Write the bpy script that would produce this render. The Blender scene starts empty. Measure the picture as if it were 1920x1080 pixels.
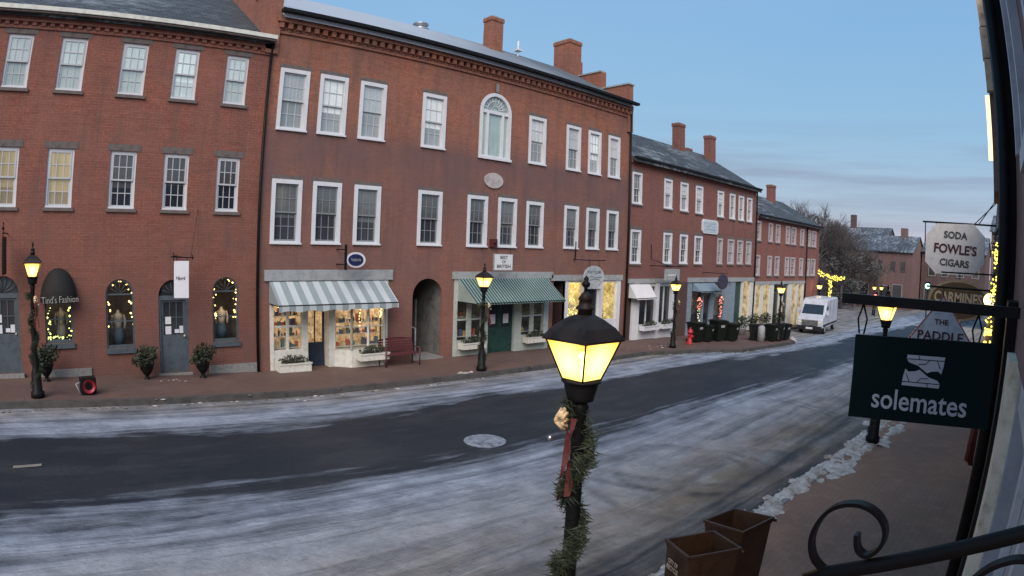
import bpy, bmesh, math, random
from mathutils import Vector, Matrix
random.seed(7)
PI=math.pi
sc=bpy.context.scene
COL=sc.collection
H=3.75
# ------------------------------------------------------------------ ground profile (street falls gently)
GP=[(-60,.9),(-1.5,.3),(6,.03),(15,-.08),(22,-.2),(35,-.62),(48,-.95),(120,-2.0),(400,-3.0)]
def G(x):
    if x<=GP[0][0]: return GP[0][1]
    for (a,za),(b,zb) in zip(GP,GP[1:]):
        if x<=b: return za+(zb-za)*(x-a)/(b-a)
    return GP[-1][1]
def own(x): return -.2+.06*x          # front line of the row on the near side
# ------------------------------------------------------------------ node helpers
class N:
    def __init__(s,name):
        s.m=bpy.data.materials.new(name); s.m.use_nodes=True; s.t=s.m.node_tree; s.t.nodes.clear()
        s.out=s.t.nodes.new('ShaderNodeOutputMaterial')
    def n(s,typ,**k):
        nd=s.t.nodes.new('ShaderNode'+typ)
        for a,v in k.items():
            if a[0]=='_': setattr(nd,a[1:],v)
            else: s.set(nd,a.replace('_',' '),v)
        return nd
    def set(s,nd,key,v):
        if key.isdigit(): key=int(key)
        i=nd.inputs[key]
        if isinstance(v,bpy.types.NodeSocket): s.t.links.new(v,i)
        else:
            if isinstance(v,tuple) and len(v)==3 and i.type=='RGBA': v=v+(1,)
            i.default_value=v
    def math(s,op,a,b=0.0,c=None,clamp=False):
        nd=s.t.nodes.new('ShaderNodeMath'); nd.operation=op; nd.use_clamp=clamp
        s.set(nd,'0',a); s.set(nd,'1',b)
        if c is not None: s.set(nd,'2',c)
        return nd.outputs[0]
    def mix(s,f,a,b,mode='MIX'):
        nd=s.t.nodes.new('ShaderNodeMix'); nd.data_type='RGBA'; nd.blend_type=mode
        s.set(nd,'0',f); s.set(nd,'6',a); s.set(nd,'7',b); return nd.outputs[2]
    def ramp(s,f,pts,interp='LINEAR'):
        nd=s.t.nodes.new('ShaderNodeValToRGB'); nd.color_ramp.interpolation=interp
        e=nd.color_ramp.elements
        while len(e)<len(pts): e.new(.5)
        for k,(p,c) in zip(e,pts):
            k.position=p; k.color=(c,c,c,1) if isinstance(c,(int,float)) else tuple(c)+(1,)
        s.set(nd,'Fac',f); return nd.outputs[0]
    def noise(s,vec,scale,detail=4,rough=.55):
        nd=s.n('TexNoise',Scale=scale,Detail=float(detail),Roughness=rough)
        if vec is not None: s.set(nd,'Vector',vec)
        return nd.outputs['Fac']
    def pos(s): return s.n('TexCoord').outputs['Object']
    def xyz(s,v):
        nd=s.n('SeparateXYZ'); s.set(nd,'0',v); return nd.outputs
    def vec(s,x,y,z=0.0):
        nd=s.n('CombineXYZ'); s.set(nd,'0',x); s.set(nd,'1',y); s.set(nd,'2',z); return nd.outputs[0]
    def bsdf(s,color,rough=.7,metal=0.,spec=.4,bump=None,bs=.3,bd=.01,emis=None,es=0.,**k):
        p=s.n('BsdfPrincipled'); s.set(p,'Base Color',color); s.set(p,'Roughness',rough); s.set(p,'Metallic',metal); s.set(p,'Specular IOR Level',spec)
        if bump is not None:
            b=s.n('Bump',Strength=bs,Distance=bd); s.set(b,'Height',bump); s.set(p,'Normal',b.outputs[0])
        if emis is not None: s.set(p,'Emission Color',emis); s.set(p,'Emission Strength',es)
        s.t.links.new(p.outputs[0],s.out.inputs[0]); return p
MATS={}
def paint(name,c,rough=.5,metal=0.,var=.15,spec=.4,scale=6.,dirt=None):
    if name in MATS: return MATS[name]
    n=N(name); f=n.noise(n.pos(),scale,5,.65)
    d=dirt or tuple(x*(1-var*2) for x in c)
    hi=tuple(min(1,x*(1+var)) for x in c)
    col=n.ramp(f,[(.3,d),(.5,c),(.72,hi)])
    n.bsdf(col,rough,metal,spec,bump=f,bs=.12,bd=.004)
    MATS[name]=n.m; return n.m
def brick(name,c1,c2,mortar,dark=(.11,.07,.065),darkamt=.5,zdark=None,light=None):
    n=N(name); p=n.pos(); x,y,z=n.xyz(p)
    u=n.math('ADD',x,y); v=n.vec(u,z)
    b=n.n('TexBrick',Scale=1.0); b.offset=.5
    n.set(b,'Vector',v); n.set(b,'Color1',c1); n.set(b,'Color2',c2); n.set(b,'Mortar',mortar)
    n.set(b,'Mortar Size',.006); n.set(b,'Brick Width',.21); n.set(b,'Row Height',.075); n.set(b,'Bias',-.1)
    big=n.noise(p,.35,6,.6); med=n.noise(p,2.2,5,.65); fine=n.noise(p,14,3,.6)
    col=n.mix(n.ramp(med,[(.35,.0),(.72,.6)]),b.outputs['Color'],tuple(min(1,a*1.35) for a in c1))
    crs=n.noise(n.vec(n.math('MULTIPLY',u,1.6),n.math('MULTIPLY',z,9.)),1.,5,.75)
    col=n.mix(n.ramp(crs,[(.30,.6),(.52,0.)]),col,tuple(a*.5 for a in c2))
    col=n.mix(n.ramp(crs,[(.55,0.),(.75,.45)]),col,mortar)
    col=n.mix(n.ramp(fine,[(.35,.5),(.6,0.)]),col,tuple(a*.5 for a in c2))
    gre=n.noise(p,.9,7,.72); col=n.mix(n.ramp(gre,[(.40,0.),(.66,.6)]),col,(.18,.11,.09)); gr2=n.noise(p,.45,8,.75); col=n.mix(n.ramp(gr2,[(.30,.55),(.46,0.)]),col,tuple(a*.5 for a in c2)); col=n.mix(n.ramp(gr2,[(.54,0.),(.72,.4)]),col,tuple(min(1,a*1.5) for a in c1))
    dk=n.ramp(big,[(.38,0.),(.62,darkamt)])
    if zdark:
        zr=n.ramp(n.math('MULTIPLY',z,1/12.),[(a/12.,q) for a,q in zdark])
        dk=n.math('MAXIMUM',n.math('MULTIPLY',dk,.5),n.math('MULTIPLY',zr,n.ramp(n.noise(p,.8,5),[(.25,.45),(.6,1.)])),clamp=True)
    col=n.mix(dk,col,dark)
    st=n.vec(n.math('MULTIPLY',u,3.),n.math('MULTIPLY',z,.35))
    col=n.mix(n.ramp(n.noise(st,1.,5,.7),[(.48,0.),(.74,.6)]),col,(.10,.07,.062))
    fl=n.ramp(n.noise(n.vec(n.math('MULTIPLY',u,2.2),n.math('MULTIPLY',z,7.)),1.3,6,.8),[(.63,0.),(.70,1.)]); fl=n.math('MULTIPLY',fl,n.ramp(n.noise(p,.6,3),[(.45,0.),(.62,.6)])); col=n.mix(fl,col,(.42,.30,.25))
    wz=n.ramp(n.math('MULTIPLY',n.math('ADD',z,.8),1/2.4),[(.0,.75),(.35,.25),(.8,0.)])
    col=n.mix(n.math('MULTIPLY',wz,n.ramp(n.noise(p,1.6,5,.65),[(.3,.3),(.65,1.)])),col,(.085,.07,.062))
    if light: col=n.mix(n.ramp(n.noise(p,1.1,6,.7),[(.6,0.),(.78,.35)]),col,light)
    h=n.math('ADD',n.math('MULTIPLY',b.outputs['Fac'],-1.),n.math('MULTIPLY',fine,.5))
    n.bsdf(col,.88,0,.25,bump=h,bs=.5,bd=.01); return n.m
def emit(name,c,s,mixc=None,scale=5.,tint=None):
    if name in MATS: return MATS[name]
    n=N(name); e=n.n('Emission')
    if mixc:
        f=n.noise(n.pos(),scale,4,.7); n.set(e,'Color',n.ramp(f,[(.35,mixc),(.55,c),(.7,tuple(min(1.,a*1.3) for a in c))]))
    else: n.set(e,'Color',c)
    n.set(e,'Strength',s); n.t.links.new(e.outputs[0],n.out.inputs[0]); MATS[name]=n.m; return n.m
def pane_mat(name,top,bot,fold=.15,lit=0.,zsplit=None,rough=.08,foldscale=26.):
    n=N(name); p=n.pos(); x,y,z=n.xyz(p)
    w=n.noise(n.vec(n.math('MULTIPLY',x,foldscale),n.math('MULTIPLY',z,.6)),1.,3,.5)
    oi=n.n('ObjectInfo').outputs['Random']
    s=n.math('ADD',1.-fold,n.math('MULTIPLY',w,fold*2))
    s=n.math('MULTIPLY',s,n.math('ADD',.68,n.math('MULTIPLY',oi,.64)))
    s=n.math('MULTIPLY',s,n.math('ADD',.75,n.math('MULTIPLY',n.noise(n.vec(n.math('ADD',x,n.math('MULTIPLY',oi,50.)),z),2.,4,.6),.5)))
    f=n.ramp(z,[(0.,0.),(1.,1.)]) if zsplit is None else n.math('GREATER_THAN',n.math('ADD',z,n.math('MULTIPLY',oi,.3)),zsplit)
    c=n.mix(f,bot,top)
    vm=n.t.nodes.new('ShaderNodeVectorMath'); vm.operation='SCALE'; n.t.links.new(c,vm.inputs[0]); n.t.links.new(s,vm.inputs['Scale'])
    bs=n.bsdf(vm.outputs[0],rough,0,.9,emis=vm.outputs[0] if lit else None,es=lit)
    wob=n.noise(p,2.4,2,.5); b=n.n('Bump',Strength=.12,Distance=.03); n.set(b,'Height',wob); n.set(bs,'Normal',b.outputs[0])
    return n.m

M={}
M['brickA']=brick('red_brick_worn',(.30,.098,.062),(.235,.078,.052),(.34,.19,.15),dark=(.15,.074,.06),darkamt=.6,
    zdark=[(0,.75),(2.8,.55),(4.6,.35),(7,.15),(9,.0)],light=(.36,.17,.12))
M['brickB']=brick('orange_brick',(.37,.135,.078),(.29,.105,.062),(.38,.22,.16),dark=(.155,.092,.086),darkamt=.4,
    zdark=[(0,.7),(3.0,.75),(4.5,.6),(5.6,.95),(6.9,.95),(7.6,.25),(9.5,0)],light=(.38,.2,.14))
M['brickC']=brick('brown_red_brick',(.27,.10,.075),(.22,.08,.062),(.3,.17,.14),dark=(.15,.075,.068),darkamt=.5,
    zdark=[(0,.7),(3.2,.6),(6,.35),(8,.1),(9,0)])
M['brickD']=brick('plain_red_brick',(.28,.10,.075),(.23,.085,.066),(.3,.17,.14),dark=(.17,.08,.07),darkamt=.4)
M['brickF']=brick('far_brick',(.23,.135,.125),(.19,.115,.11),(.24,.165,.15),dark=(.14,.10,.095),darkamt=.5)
M['brickN']=brick('near_row_brick',(.30,.18,.16),(.24,.15,.135),(.28,.2,.18),dark=(.16,.12,.12),darkamt=.5)  # brownish brick used along the near row
M['white']=paint('white_paint',(.62,.64,.66),.5,var=.04,dirt=(.56,.57,.58),scale=2.)
M['sashd']=paint('dim_sash_paint',(.20,.22,.23),.5,var=.05)
M['mauve']=paint('weathered_white_paint',(.42,.38,.385),.6,var=.06)
M['sash']=paint('sash_paint',(.46,.48,.49),.5,var=.05)
M['stone']=paint('dark_brownstone',(.13,.11,.10),.85,var=.2)
M['granite']=paint('grey_granite',(.22,.22,.21),.8,var=.2,scale=14)
M['graytrim']=paint('grey_trim',(.30,.32,.32),.6,var=.15)
M['cream']=paint('cream_paint',(.62,.62,.55),.5,var=.12)
M['sage']=paint('sage_paint',(.40,.46,.42),.5,var=.12)
M['green']=paint('dark_green_paint',(.02,.06,.05),.4,var=.2)
M['greydoor']=paint('slate_grey_paint',(.075,.095,.11),.45,var=.15)
M['black']=paint('black_iron',(.009,.009,.009),.5,.0,var=.3,spec=.16)
M['roofmetal']=paint('lantern_brown_black',(.022,.017,.014),.5,0,var=.3,spec=.2)
M['darkglass']=pane_mat('dark_shop_glass',(.03,.035,.04),(.02,.025,.03),.3)
M['pA']=pane_mat('pale_blind_pane',(.58,.68,.66),(.42,.50,.48),.16,zsplit=.78)
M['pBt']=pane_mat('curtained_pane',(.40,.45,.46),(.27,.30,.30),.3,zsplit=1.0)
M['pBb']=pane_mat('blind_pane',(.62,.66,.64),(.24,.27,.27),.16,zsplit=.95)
M['pDk']=pane_mat('dusky_pane',(.12,.135,.135),(.045,.05,.06),.4,zsplit=.95)
M['pAd']=pane_mat('black_pane',(.06,.06,.06),(.018,.022,.03),.35,zsplit=.85)
M['pC']=pane_mat('mauve_pane',(.24,.20,.20),(.17,.145,.15),.2)
M['pLit']=pane_mat('lamplit_pane',(.34,.27,.14),(.20,.16,.09),.8,lit=.25,foldscale=7,zsplit=.6)
M['slate']=None
def slate(name,base,snow):
    n=N(name); p=n.pos(); x,y,z=n.xyz(p)
    b=n.n('TexBrick',Scale=1.); n.set(b,'Vector',n.vec(n.math('ADD',x,0.),n.math('MULTIPLY',y,1.)))
    n.set(b,'Color1',base); n.set(b,'Color2',tuple(a*.7 for a in base)); n.set(b,'Mortar',tuple(a*.4 for a in base)); n.set(b,'Brick Width',.3); n.set(b,'Row Height',.22); n.set(b,'Mortar Size',.012)
    f=n.noise(n.vec(n.math('MULTIPLY',x,.9),n.math('MULTIPLY',y,2.2),z),1.6,9,.78)
    f2=n.noise(p,.22,2)
    m=n.ramp(n.math('ADD',f,n.math('MULTIPLY',f2,.5)),[(.76-snow,0.),(.98-snow,.85)])
    m=n.math('MULTIPLY',m,n.ramp(n.math('ADD',n.math('MULTIPLY',x,1/30.),n.math('MULTIPLY',f2,.3)),[(.35,1.),(.62,.12)]))
    col=n.mix(m,b.outputs['Color'],(.40,.45,.50))
    n.bsdf(col,.75,0,.3,bump=f,bs=.3,bd=.02); return n.m
M['slate']=slate('slate_roof',(.06,.07,.075),.02)
M['slateS']=slate('frosted_slate_roof',(.09,.11,.12),.32)
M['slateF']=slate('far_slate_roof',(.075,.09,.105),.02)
# ------------------------------------------------------------------ mesh builder
class MB:
    def __init__(s): s.v=[]; s.f=[]; s.mi=[]; s.cur=0; s.sm=[]
    def add(s,vs,fs,smooth=False):
        o=len(s.v); s.v+= [tuple(v) for v in vs]
        for f in fs: s.f.append(tuple(i+o for i in f)); s.mi.append(s.cur); s.sm.append(smooth)
        return s
    def mat(s,i): s.cur=i; return s
    def box(s,x0,x1,y0,y1,z0,z1):
        v=[(x,y,z) for x in(x0,x1) for y in(y0,y1) for z in(z0,z1)]
        return s.add(v,[(0,1,3,2),(4,6,7,5),(0,4,5,1),(2,3,7,6),(0,2,6,4),(1,5,7,3)])
    def quad(s,a,b,c,d): return s.add([a,b,c,d],[(0,1,2,3)])
    def poly(s,pts): return s.add(pts,[tuple(range(len(pts)))])
    def prism(s,pts,d):
        # pts: closed 3d polygon, extruded by vector d
        n=len(pts); d=Vector(d); v=[Vector(p) for p in pts]+[Vector(p)+d for p in pts]
        f=[tuple(range(n))[::-1],tuple(range(n,2*n))]+[(i,(i+1)%n,n+(i+1)%n,n+i) for i in range(n)]
        return s.add(v,f)
    def tube(s,pts,r,n=8,cap=True,smooth=True):
        pts=[Vector(p) for p in pts]; rr=r if isinstance(r,(list,tuple)) else [r]*len(pts)
        vs=[]; prev=None
        for i,p in enumerate(pts):
            t=(pts[min(i+1,len(pts)-1)]-pts[max(i-1,0)]).normalized()
            if prev is None:
                a=Vector((0,0,1)) if abs(t.z)<.9 else Vector((1,0,0)); u=t.cross(a).normalized()
            else:
                u=(prev-t*prev.dot(t)); u=u.normalized() if u.length>1e-6 else t.orthogonal().normalized()
            prev=u; w=t.cross(u)
            for k in range(n):
                a=2*PI*k/n; vs.append(p+(u*math.cos(a)+w*math.sin(a))*rr[i])
        fs=[]
        for i in range(len(pts)-1):
            for k in range(n): fs.append((i*n+k,i*n+(k+1)%n,(i+1)*n+(k+1)%n,(i+1)*n+k))
        s.add(vs,fs,smooth)
        if cap:
            o=len(s.v)-len(vs)
            s.f.append(tuple(o+k for k in range(n))[::-1]); s.mi.append(s.cur); s.sm.append(False)
            s.f.append(tuple(o+(len(pts)-1)*n+k for k in range(n))); s.mi.append(s.cur); s.sm.append(False)
        return s
    def lathe(s,c,prof,n=16,smooth=True,rot=0.):
        vs=[]; 
        for r,z in prof:
            for k in range(n):
                a=2*PI*k/n+rot; vs.append((c[0]+r*math.cos(a),c[1]+r*math.sin(a),c[2]+z))
        fs=[(i*n+k,i*n+(k+1)%n,(i+1)*n+(k+1)%n,(i+1)*n+k) for i in range(len(prof)-1) for k in range(n)]
        fs+= [tuple(range(n))[::-1],tuple((len(prof)-1)*n+k for k in range(n))]
        return s.add(vs,fs,smooth)
    def ball(s,c,r,n=10,sz=1.,smooth=True):
        m=max(4,n//2); return s.lathe(c,[(r*math.sin(PI*i/m)+1e-4,-r*sz*math.cos(PI*i/m)) for i in range(m+1)],n,smooth)
    def leaves(s,c,rx,ry,rz,n,size,flat=.6):
        for _ in range(n):
            while True:
                p=Vector((random.uniform(-1,1),random.uniform(-1,1),random.uniform(-1,1)))
                if p.length<1: break
            p=Vector((c[0]+p.x*rx,c[1]+p.y*ry,c[2]+p.z*rz)); s.leaf(p,size)
    def needle(s,p,size):
        a=Vector((random.gauss(0,1),random.gauss(0,1),random.gauss(-.3,.7))).normalized(); b=a.orthogonal().normalized()
        k=size*random.uniform(.5,1.7); q=Vector(p)
        s.add([q-a*k,q+b*k*.09,q+a*k,q-b*k*.09],[(0,1,2,3)])
    def leaf(s,p,size):
        a=Vector((random.gauss(0,1),random.gauss(0,1),random.gauss(0,1))).normalized(); b=a.orthogonal().normalized()
        k=size*random.uniform(.6,1.4); q=Vector(p)
        s.add([q-a*k,q+b*k*.35,q+a*k,q-b*k*.35],[(0,1,2,3)])
    def build(s,name,mats,parent=None,loc=(0,0,0),world=False,rot=0.):
        me=bpy.data.meshes.new(name); off=Vector((0,0,0))
        if world: off=WL[parent.name] if parent else Vector(loc)
        me.from_pydata([tuple(Vector(v)-off) for v in s.v],[],s.f)
        if not isinstance(mats,(list,tuple)): mats=[mats]
        for m in mats: me.materials.append(m)
        me.polygons.foreach_set('material_index',s.mi); me.polygons.foreach_set('use_smooth',s.sm)
        me.validate(); 
        bm=bmesh.new(); bm.from_mesh(me); bmesh.ops.recalc_face_normals(bm,faces=bm.faces); bm.to_mesh(me); bm.free()
        o=bpy.data.objects.new(name,me); COL.objects.link(o)
        if parent: o.parent=parent
        if world and parent: o.location=(0,0,0)
        else: o.location=loc
        o.rotation_euler=(0,0,rot)
        WL[o.name]=(WL[parent.name] if parent else Vector((0,0,0)))+Vector(o.location)
        return o
WL={}
def tag(o,label,cat,group=None,kind=None):
    o['label']=label; o['category']=cat
    if group: o['group']=group
    if kind: o['kind']=kind
    return o
def thing(name,loc,label,cat,group=None,rot=0.):
    o=bpy.data.objects.new(name,None); o.empty_display_size=.2; COL.objects.link(o); o.location=loc; o.rotation_euler=(0,0,rot)
    WL[o.name]=Vector(loc); return tag(o,label,cat,group)
def copy_tree(o,parent=None):
    c=o.copy(); COL.objects.link(c)
    if parent: c.parent=parent
    for ch in [x for x in bpy.data.objects if x.parent==o]: copy_tree(ch,c)
    return c
def text_mb(mb,txt,width,origin,ux,uz,nrm,height=None,thick=.004,align='CENTER',bold=.012):
    """lettering as real geometry: origin = centre of the line, ux = reading direction, uz = up, nrm = towards the reader"""
    cu=bpy.data.curves.new('tmp','FONT'); cu.body=txt; cu.size=1; cu.extrude=0; cu.align_x='CENTER'; cu.align_y='CENTER'; cu.resolution_u=3; cu.offset=bold
    ob=bpy.data.objects.new('tmp',cu); COL.objects.link(ob); dg=bpy.context.evaluated_depsgraph_get(); dg.update()
    me=bpy.data.meshes.new_from_object(ob.evaluated_get(dg))
    xs=[v.co.x for v in me.vertices]; ys=[v.co.y for v in me.vertices]
    cx=(max(xs)+min(xs))/2; cy=(max(ys)+min(ys))/2; sx=width/(max(xs)-min(xs)); sy=sx if height is None else height/(max(ys)-min(ys))
    O=Vector(origin); ux=Vector(ux).normalized(); uz=Vector(uz).normalized(); nrm=Vector(nrm).normalized()
    vs=[O+ux*((v.co.x-cx)*sx)+uz*((v.co.y-cy)*sy)+nrm*thick for v in me.vertices]
    mb.add(vs,[tuple(p.vertices) for p in me.polygons])
    bpy.data.objects.remove(ob); bpy.data.meshes.remove(me); bpy.data.curves.remove(cu)
# ------------------------------------------------------------------ walls with openings
def wall(mb,x0,x1,z0,z1,y,ops,rev=.16):
    """ops: (xa,xb,za,zb,arch) ; arch=True -> semicircular head inside the rectangle"""
    X=sorted({x0,x1,*[o[0] for o in ops],*[o[1] for o in ops]}); Z=sorted({z0,z1,*[o[2] for o in ops],*[o[3] for o in ops]})
    for a,b in zip(X,X[1:]):
        for c,d in zip(Z,Z[1:]):
            mx,mz=(a+b)/2,(c+d)/2
            if any(o[0]<mx<o[1] and o[2]<mz<o[3] for o in ops): continue
            mb.quad((a,y,c),(b,y,c),(b,y,d),(a,y,d))
    for o in ops:
        xa,xb,za,zb=o[:4]; r=(xb-xa)/2; cx=(xa+xb)/2; zs=zb-r if o[4] else zb
        mb.quad((xa,y,za),(xa,y+rev,za),(xa,y+rev,zs),(xa,y,zs)); mb.quad((xb,y,za),(xb,y+rev,za),(xb,y+rev,zs),(xb,y,zs))
        mb.quad((xa,y,za),(xb,y,za),(xb,y+rev,za),(xa,y+rev,za))
        if not o[4]: mb.quad((xa,y,zb),(xb,y,zb),(xb,y+rev,zb),(xa,y+rev,zb))
        else:
            n=14; A=[(cx-r*math.cos(PI*i/n),zs+r*math.sin(PI*i/n)) for i in range(n+1)]
            for (ax,az),(bx,bz) in zip(A,A[1:]):
                mb.quad((ax,y,az),(bx,y,bz),(bx,y+rev,bz),(ax,y+rev,az))
                mb.quad((ax,y,az),(bx,y,bz),(bx,y,zb),(ax,y,zb))
def gable_sides(mb,x,y0,y1,yr,ze,zr,z0=-2.5):
    mb.poly([(x,y0,z0),(x,y1,z0),(x,y1,ze),(x,yr,zr),(x,y0,ze)])
def roof(bld,x0,x1,y0,yr,y1,ze,zr,mat,over=.35,th=.14):
    m=MB(); s=(zr-ze)/(yr-y0); a=ze-over*s
    m.prism([(x0,y0-over,a),(x0,yr,zr),(x0,yr,zr+th),(x0,y0-over,a+th)],(x1-x0,0,0))
    s2=(zr-ze)/(y1-yr)
    m.prism([(x0,yr+.001,zr),(x0,y1+over,ze-over*s2),(x0,y1+over,ze-over*s2+th),(x0,yr+.001,zr+th)],(x1-x0,0,0))
    return m.build('roof',mat,bld,world=True)
# ------------------------------------------------------------------ windows: proto meshes shared by copies
WP={}
def window(bld,x0,x1,z0,z1,y=17.,pane='pDk',casing=.11,lintel=None,sill=None,rows=2,cols=3,key=None,arch=False,split=True,proud=.03,sashmat='sash',label=None,casemat='white'):
    w=round(x1-x0,2); h=round(z1-z0,2); k=(w,h,pane,casing,lintel,sill,rows,cols,arch,split,proud,casemat,sashmat)
    base=WL[bld.name]
    if k not in WP:
        o=MB(); c=casing; r=w/2
        if arch:
            zs=h-r
            o.box(0,c,-proud,.14,0,zs); o.box(w-c,w,-proud,.14,0,zs); o.box(c,w-c,-proud,.14,0,c)
            n=14
            for i in range(n):
                a,b=PI*i/n,PI*(i+1)/n
                P=[(r-r*math.cos(t)*q,zs+r*math.sin(t)*q) for t,q in((a,1),(b,1),(b,1-c/r),(a,1-c/r))]
                o.prism([(px,-proud,pz) for px,pz in P],(0,.14+proud,0))
        else:
            o.box(0,c,-proud,.14,0,h); o.box(w-c,w,-proud,.14,0,h); o.box(c,w-c,-proud,.14,0,c*.8); o.box(c,w-c,-proud,.14,h-c,h)
            o.box(-.02,w+.02,-proud-.04,-proud-.002,0,.05)
        s=MB(); ia,ib,ja,jb=c,w-c,c*.8,(h-c if not arch else h-r); mid=(ja+jb)/2
        t=.045; mu=.022
        def sash(a,b,za,zb,yy):
            s.box(a,a+t,yy,yy+.04,za,zb); s.box(b-t,b,yy,yy+.04,za,zb); s.box(a+t,b-t,yy,yy+.04,za,za+t); s.box(a+t,b-t,yy,yy+.04,zb-t,zb)
            for i in range(1,cols): q=a+(b-a)*i/cols; s.box(q-mu/2,q+mu/2,yy+.006,yy+.03,za+t,zb-t)
            for j in range(1,rows):
                q=za+(zb-za)*j/rows
                for i in range(cols):
                    qa=a+(b-a)*i/cols+(mu/2 if i else t); qb=a+(b-a)*(i+1)/cols-(mu/2 if i<cols-1 else t)
                    s.box(qa,qb,yy+.006,yy+.03,q-mu/2,q+mu/2)
        p=MB()
        if split:
            sash(ia,ib,mid-.02,jb,.035); sash(ia,ib,ja,mid+.02,.08)
            p.quad((ia,.055,mid),(ib,.055,mid),(ib,.055,jb),(ia,.055,jb)); p.quad((ia,.10,ja),(ib,.10,ja),(ib,.10,mid),(ia,.10,mid))
        else:
            sash(ia,ib,ja,jb,.06); p.quad((ia,.08,ja),(ib,.08,ja),(ib,.08,jb),(ia,.08,jb))
        if arch:
            n=14; A=[(r-(r-c)*math.cos(PI*i/n),.1,jb+(r-c)*math.sin(PI*i/n)) for i in range(n+1)]; p.poly(A)
            for i in range(1,6):
                a=PI*i/6; s.tube([(r-.02*math.cos(a),.07,jb+.02*math.sin(a)),(r-(r-c)*math.cos(a),.07,jb+(r-c)*math.sin(a))],.011,4)
            s.tube([(r-(r-c)*.5*math.cos(PI*i/10),.07,jb+(r-c)*.5*math.sin(PI*i/10)) for i in range(11)],.011,4)
            s.box(ia,ib,.05,.09,jb-.03,jb+.03)
        fr=o.build('window',M[casemat],bld,loc=(x0-base.x,y-base.y,z0-base.z))
        sa=s.build('sash',M[sashmat],fr); pa=p.build('pane',M[pane],fr); kids=[sa,pa]
        if lintel: kids.append(MB().box(-lintel[1],w+lintel[1],-.012,.1,h+.004,h+lintel[0]).build('lintel',M['stone'],fr))
        if sill: kids.append(MB().box(-sill[1],w+sill[1],-.06,.1,-sill[0],-.004).build('sill',M['stone'],fr))
        WP[k]=(fr,kids)
    else:
        f0,kids=WP[k]; fr=f0.copy(); COL.objects.link(fr); fr.parent=bld; fr.location=(x0-base.x,y-base.y,z0-base.z)
        for q in kids: c=q.copy(); COL.objects.link(c); c.parent=fr
    if label: fr['label']=label
    return fr
# ------------------------------------------------------------------ foliage and lights
def leafmat(name,a,b,rough=.6):
    n=N(name); f=n.noise(n.pos(),7.,3); n.bsdf(n.ramp(f,[(.3,a),(.7,b)]),rough,0,.3); return n.m
M['fir']=leafmat('fir_green',(.012,.02,.010),(.06,.07,.035))
M['bush']=leafmat('bush_green',(.010,.02,.010),(.05,.06,.035))
M['bulb']=emit('warm_bulb',(1.,.66,.22),5.)
M['bulbY']=emit('yellow_bulb',(1.,.78,.10),4.)
M['bulbR']=emit('red_bulb',(1.,.25,.18),3.)
M['bulbW']=emit('cool_white_bulb',(1.,.92,.7),1.4)
M['gold']=paint('gold_ribbon',(.80,.58,.32),.4,var=.4,scale=20)
M['red']=paint('red_ribbon',(.12,.025,.022),.45,var=.25)
def bulbs(pts,r,mat,name,label,cat='string lights',group=None,jit=.02,drop=0.):
    pts=[p for p in pts if random.random()>=drop]; c=Vector((0,0,0)); 
    for p in pts: c+=Vector(p)
    c/=len(pts); m=MB()
    for p in pts:
        q=Vector(p)+Vector([random.uniform(-jit,jit) for _ in range(3)]); rr=r*random.uniform(.5,1.6)
        m.lathe(q-c,[(1e-4,-rr),(rr,0),(1e-4,rr)],5,False)
    return tag(m.build(name,mat,None,loc=c),label,cat,group)
def arcpts(x0,x1,z0,z1,y,n,sides='LTR',arch=True):
    r=(x1-x0)/2; cx=(x0+x1)/2; zs=z1-r if arch else z1; P=[]
    if 'L' in sides: P+=[(x0,y,z0+(zs-z0)*i/n) for i in range(n)]
    if 'R' in sides: P+=[(x1,y,z0+(zs-z0)*i/n) for i in range(n)]
    if 'T' in sides: P+=[(cx-r*math.cos(PI*i/n),y,zs+r*math.sin(PI*i/n)) for i in range(n+1)] if arch else [(x0+(x1-x0)*i/n,y,z1) for i in range(n)]
    if 'B' in sides: P+=[(x0+(x1-x0)*i/n,y,z0) for i in range(n)]
    return P
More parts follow.
